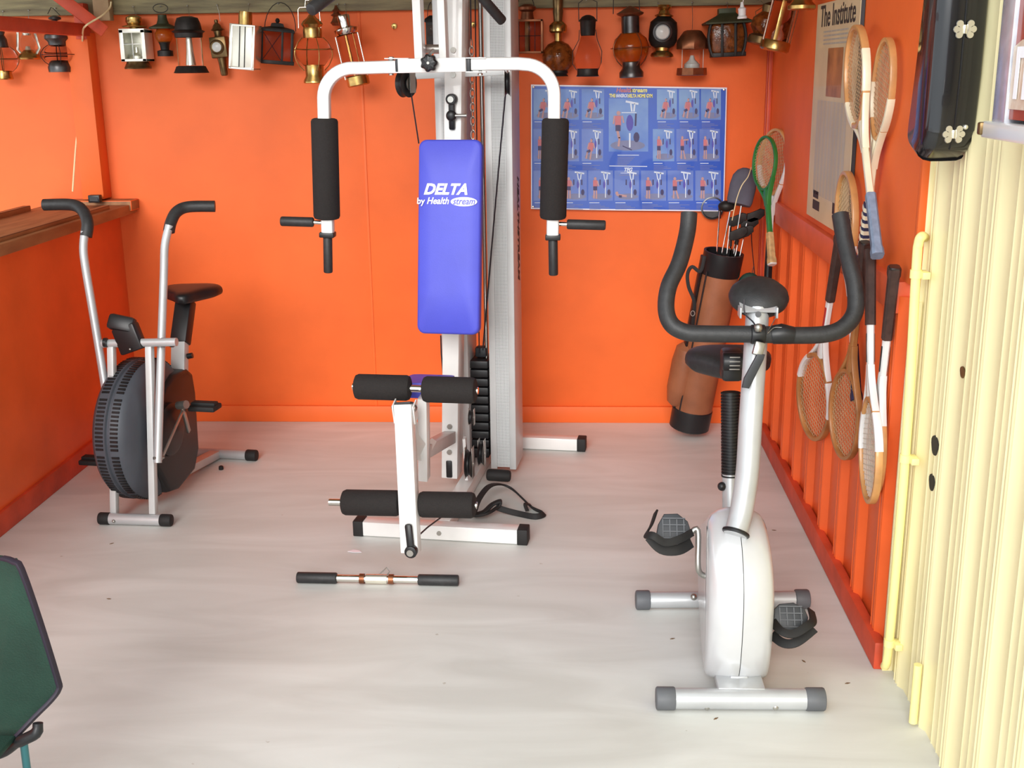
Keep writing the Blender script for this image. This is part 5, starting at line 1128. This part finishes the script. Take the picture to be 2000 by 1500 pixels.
MR = mat('sign_red_brown', (160, 62, 40), .3, var=.1, coat=.6); MC = mat('sign_cream', (226, 214, 196), .35, var=.1, scale=30, coat=.5, rgb2=(206, 176, 150)); MDK = mat('sign_dark_edge', (72, 66, 76), .4)
xb = .797*K+.006
MB(MR).box((xb+.006, (yF+yN)/2, (zB+zT)/2), (.006, yF-yN-.02, zT-zB-.02)).build('back_board', SB)
zc_ = PX(1985, 95, .815).z
pts = [Vector((xb, yF-.012, zB+.03)), Vector((xb, yF-.012, zc_-.012))]
for i in range(12): pts.append(Vector((xb, yF-.012-(yF-yN-.03)*(i+1)/12, zc_+.006*math.sin(i*1.7)+.02*min(1, i/2))))
pts.append(Vector((xb, yN+.012, zB+.03)))
MB(MC).prism(pts, Vector((.002, 0, 0))).build('cream_panel', SB)
text("IT'S", .13, TXTW, (xb-.002, PX(1972, 230, .80).y, zB+.055), (0, -1, 0), (0, 0, 1), 'sign_lettering', SB, bold=.005, ex=.0008, sx=.8)
MB(MDK).box((xb+.001, yF-.02, (zB+zT)/2+.13), (.004, .018, .3)).build('inner_dark_strip', SB)  # dark stripe along the inside of the silver frame
pg = PX(1992, 37, .815); MB(BRASS).lathe([(.006, 0), (.006, .004), (.003, .005)], (xb-.0, pg.y, pg.z), axis=(-1, 0, 0), n=14).build('brass_eyelet', SB)

# ================================================================ GREEN CAMP CHAIR (corner of the picture)
Yc = 2.02
cp = [(-150, 1100), (-60, 1086), (5, 1090), (28, 1098), (42, 1112), (78, 1215), (112, 1325), (115, 1346), (100, 1368), (68, 1400), (30, 1440), (0, 1468), (-70, 1490), (-150, 1495)]
ch_ = thing('camp_chair', 'green canvas folding camp chair at the lower left corner', 'chair', Vector((PY(-60, 1450, Yc).x, Yc*K+.1, 0)))
cps = smooth([Vector((x, y, 0)) for x, y in cp], 3)
P_ = [PY(q.x, q.y, Yc+.0006*(abs(q.x-40))) for q in cps]
MB(GCLOTH).prism(P_, Vector((0, .012, 0)), bev=.004).build('fabric_back', ch_, ang=50)
MB(PURP).tube(P_[6:33], 1, sq=(.008, .014), upv=(0, 1, 0)).build('binding', ch_)
pc_ = PY(56, 1432, Yc); MB(BLACK).tube(smooth([PY(74, 1412, Yc-.005), PY(70, 1432, Yc-.01), PY(40, 1448, Yc-.01), PY(10, 1470, Yc), PY(-20, 1480, Yc)], 4), [.011]*3+[.013]*6+[.009]*8, n=12).build('corner_cap', ch_)
lg = PY(45, 1440, Yc+.01)
MB(TEAL).cyl(lg, Vector((lg.x-.01, lg.y+.01, .012)), .0085, 14).build('leg', ch_)
MB(TEAL).cyl(lg+Vector((-.42, .0, 0)), Vector((lg.x-.42, lg.y-.0, .012)), .0085, 14).build('leg', ch_)
MB(TEAL).cyl(lg+Vector((-.02, -.36, .0)), Vector((lg.x-.02, lg.y-.42, .012)), .0085, 14).build('leg', ch_)
MB(TEAL).cyl(lg+Vector((-.42, -.36, 0)), Vector((lg.x-.42, lg.y-.42, .012)), .0085, 14).build('leg', ch_)
MB(GCLOTH).prism([lg+Vector((-.01, -.01, .0)), lg+Vector((-.01, -.38, .01)), lg+Vector((-.44, -.38, .01)), lg+Vector((-.44, -.01, 0))], Vector((0, 0, .012)), bev=.004).build('seat', ch_)
for dx, dy in ((-.01, .01), (-.42, 0), (-.02, -.42), (-.42, -.42)): MB(BLACK).cyl((lg.x+dx, lg.y+dy, 0), (lg.x+dx, lg.y+dy, .02), .013, 14).build('foot', ch_)

# ================================================================ SMALL THINGS ON THE FLOOR
p = PZ(432, 917); tag(MB(RUBB).lathe([(.010, 0), (.011, .004), (.010, .015), (.006, .018)], p, n=16).build('rubber_plug'), 'small black rubber plug on the floor right of the fan bike', 'plug')
p = PZ(692, 1078); tag(MB(PEDGE).prism([p+Vector(q) for q in ((-.025, 0, .001), (-.005, .012, .004), (.02, .006, .002), (.028, -.006, .001), (0, -.012, .003))], Vector((0, 0, .0015))).build('paper_scrap'), 'tiny white paper scrap on the floor before the gym', 'scrap')
rr_ = random.Random(8)
DL = mat('dry_leaf', (112, 84, 58), .8)
for i, (x, y) in enumerate(((1488, 1030), (1512, 1036), (1313, 1248), (1570, 1292), (1655, 1335), (218, 1062), (213, 1170), (1398, 1404))):
    p = PZ(x, y); a = rr_.random()*3; u_ = Vector((math.cos(a), math.sin(a), 0)); v2 = Vector((-math.sin(a), math.cos(a), 0))
    tag(MB(DL).prism([p+u_*.009, p+v2*.003, p-u_*.008, p-v2*.0025], Vector((0, 0, .0018))).build('leaf_fragment'), 'tiny dark bit of dry leaf on the pale concrete floor', 'debris', 'dry leaf bits on the floor')
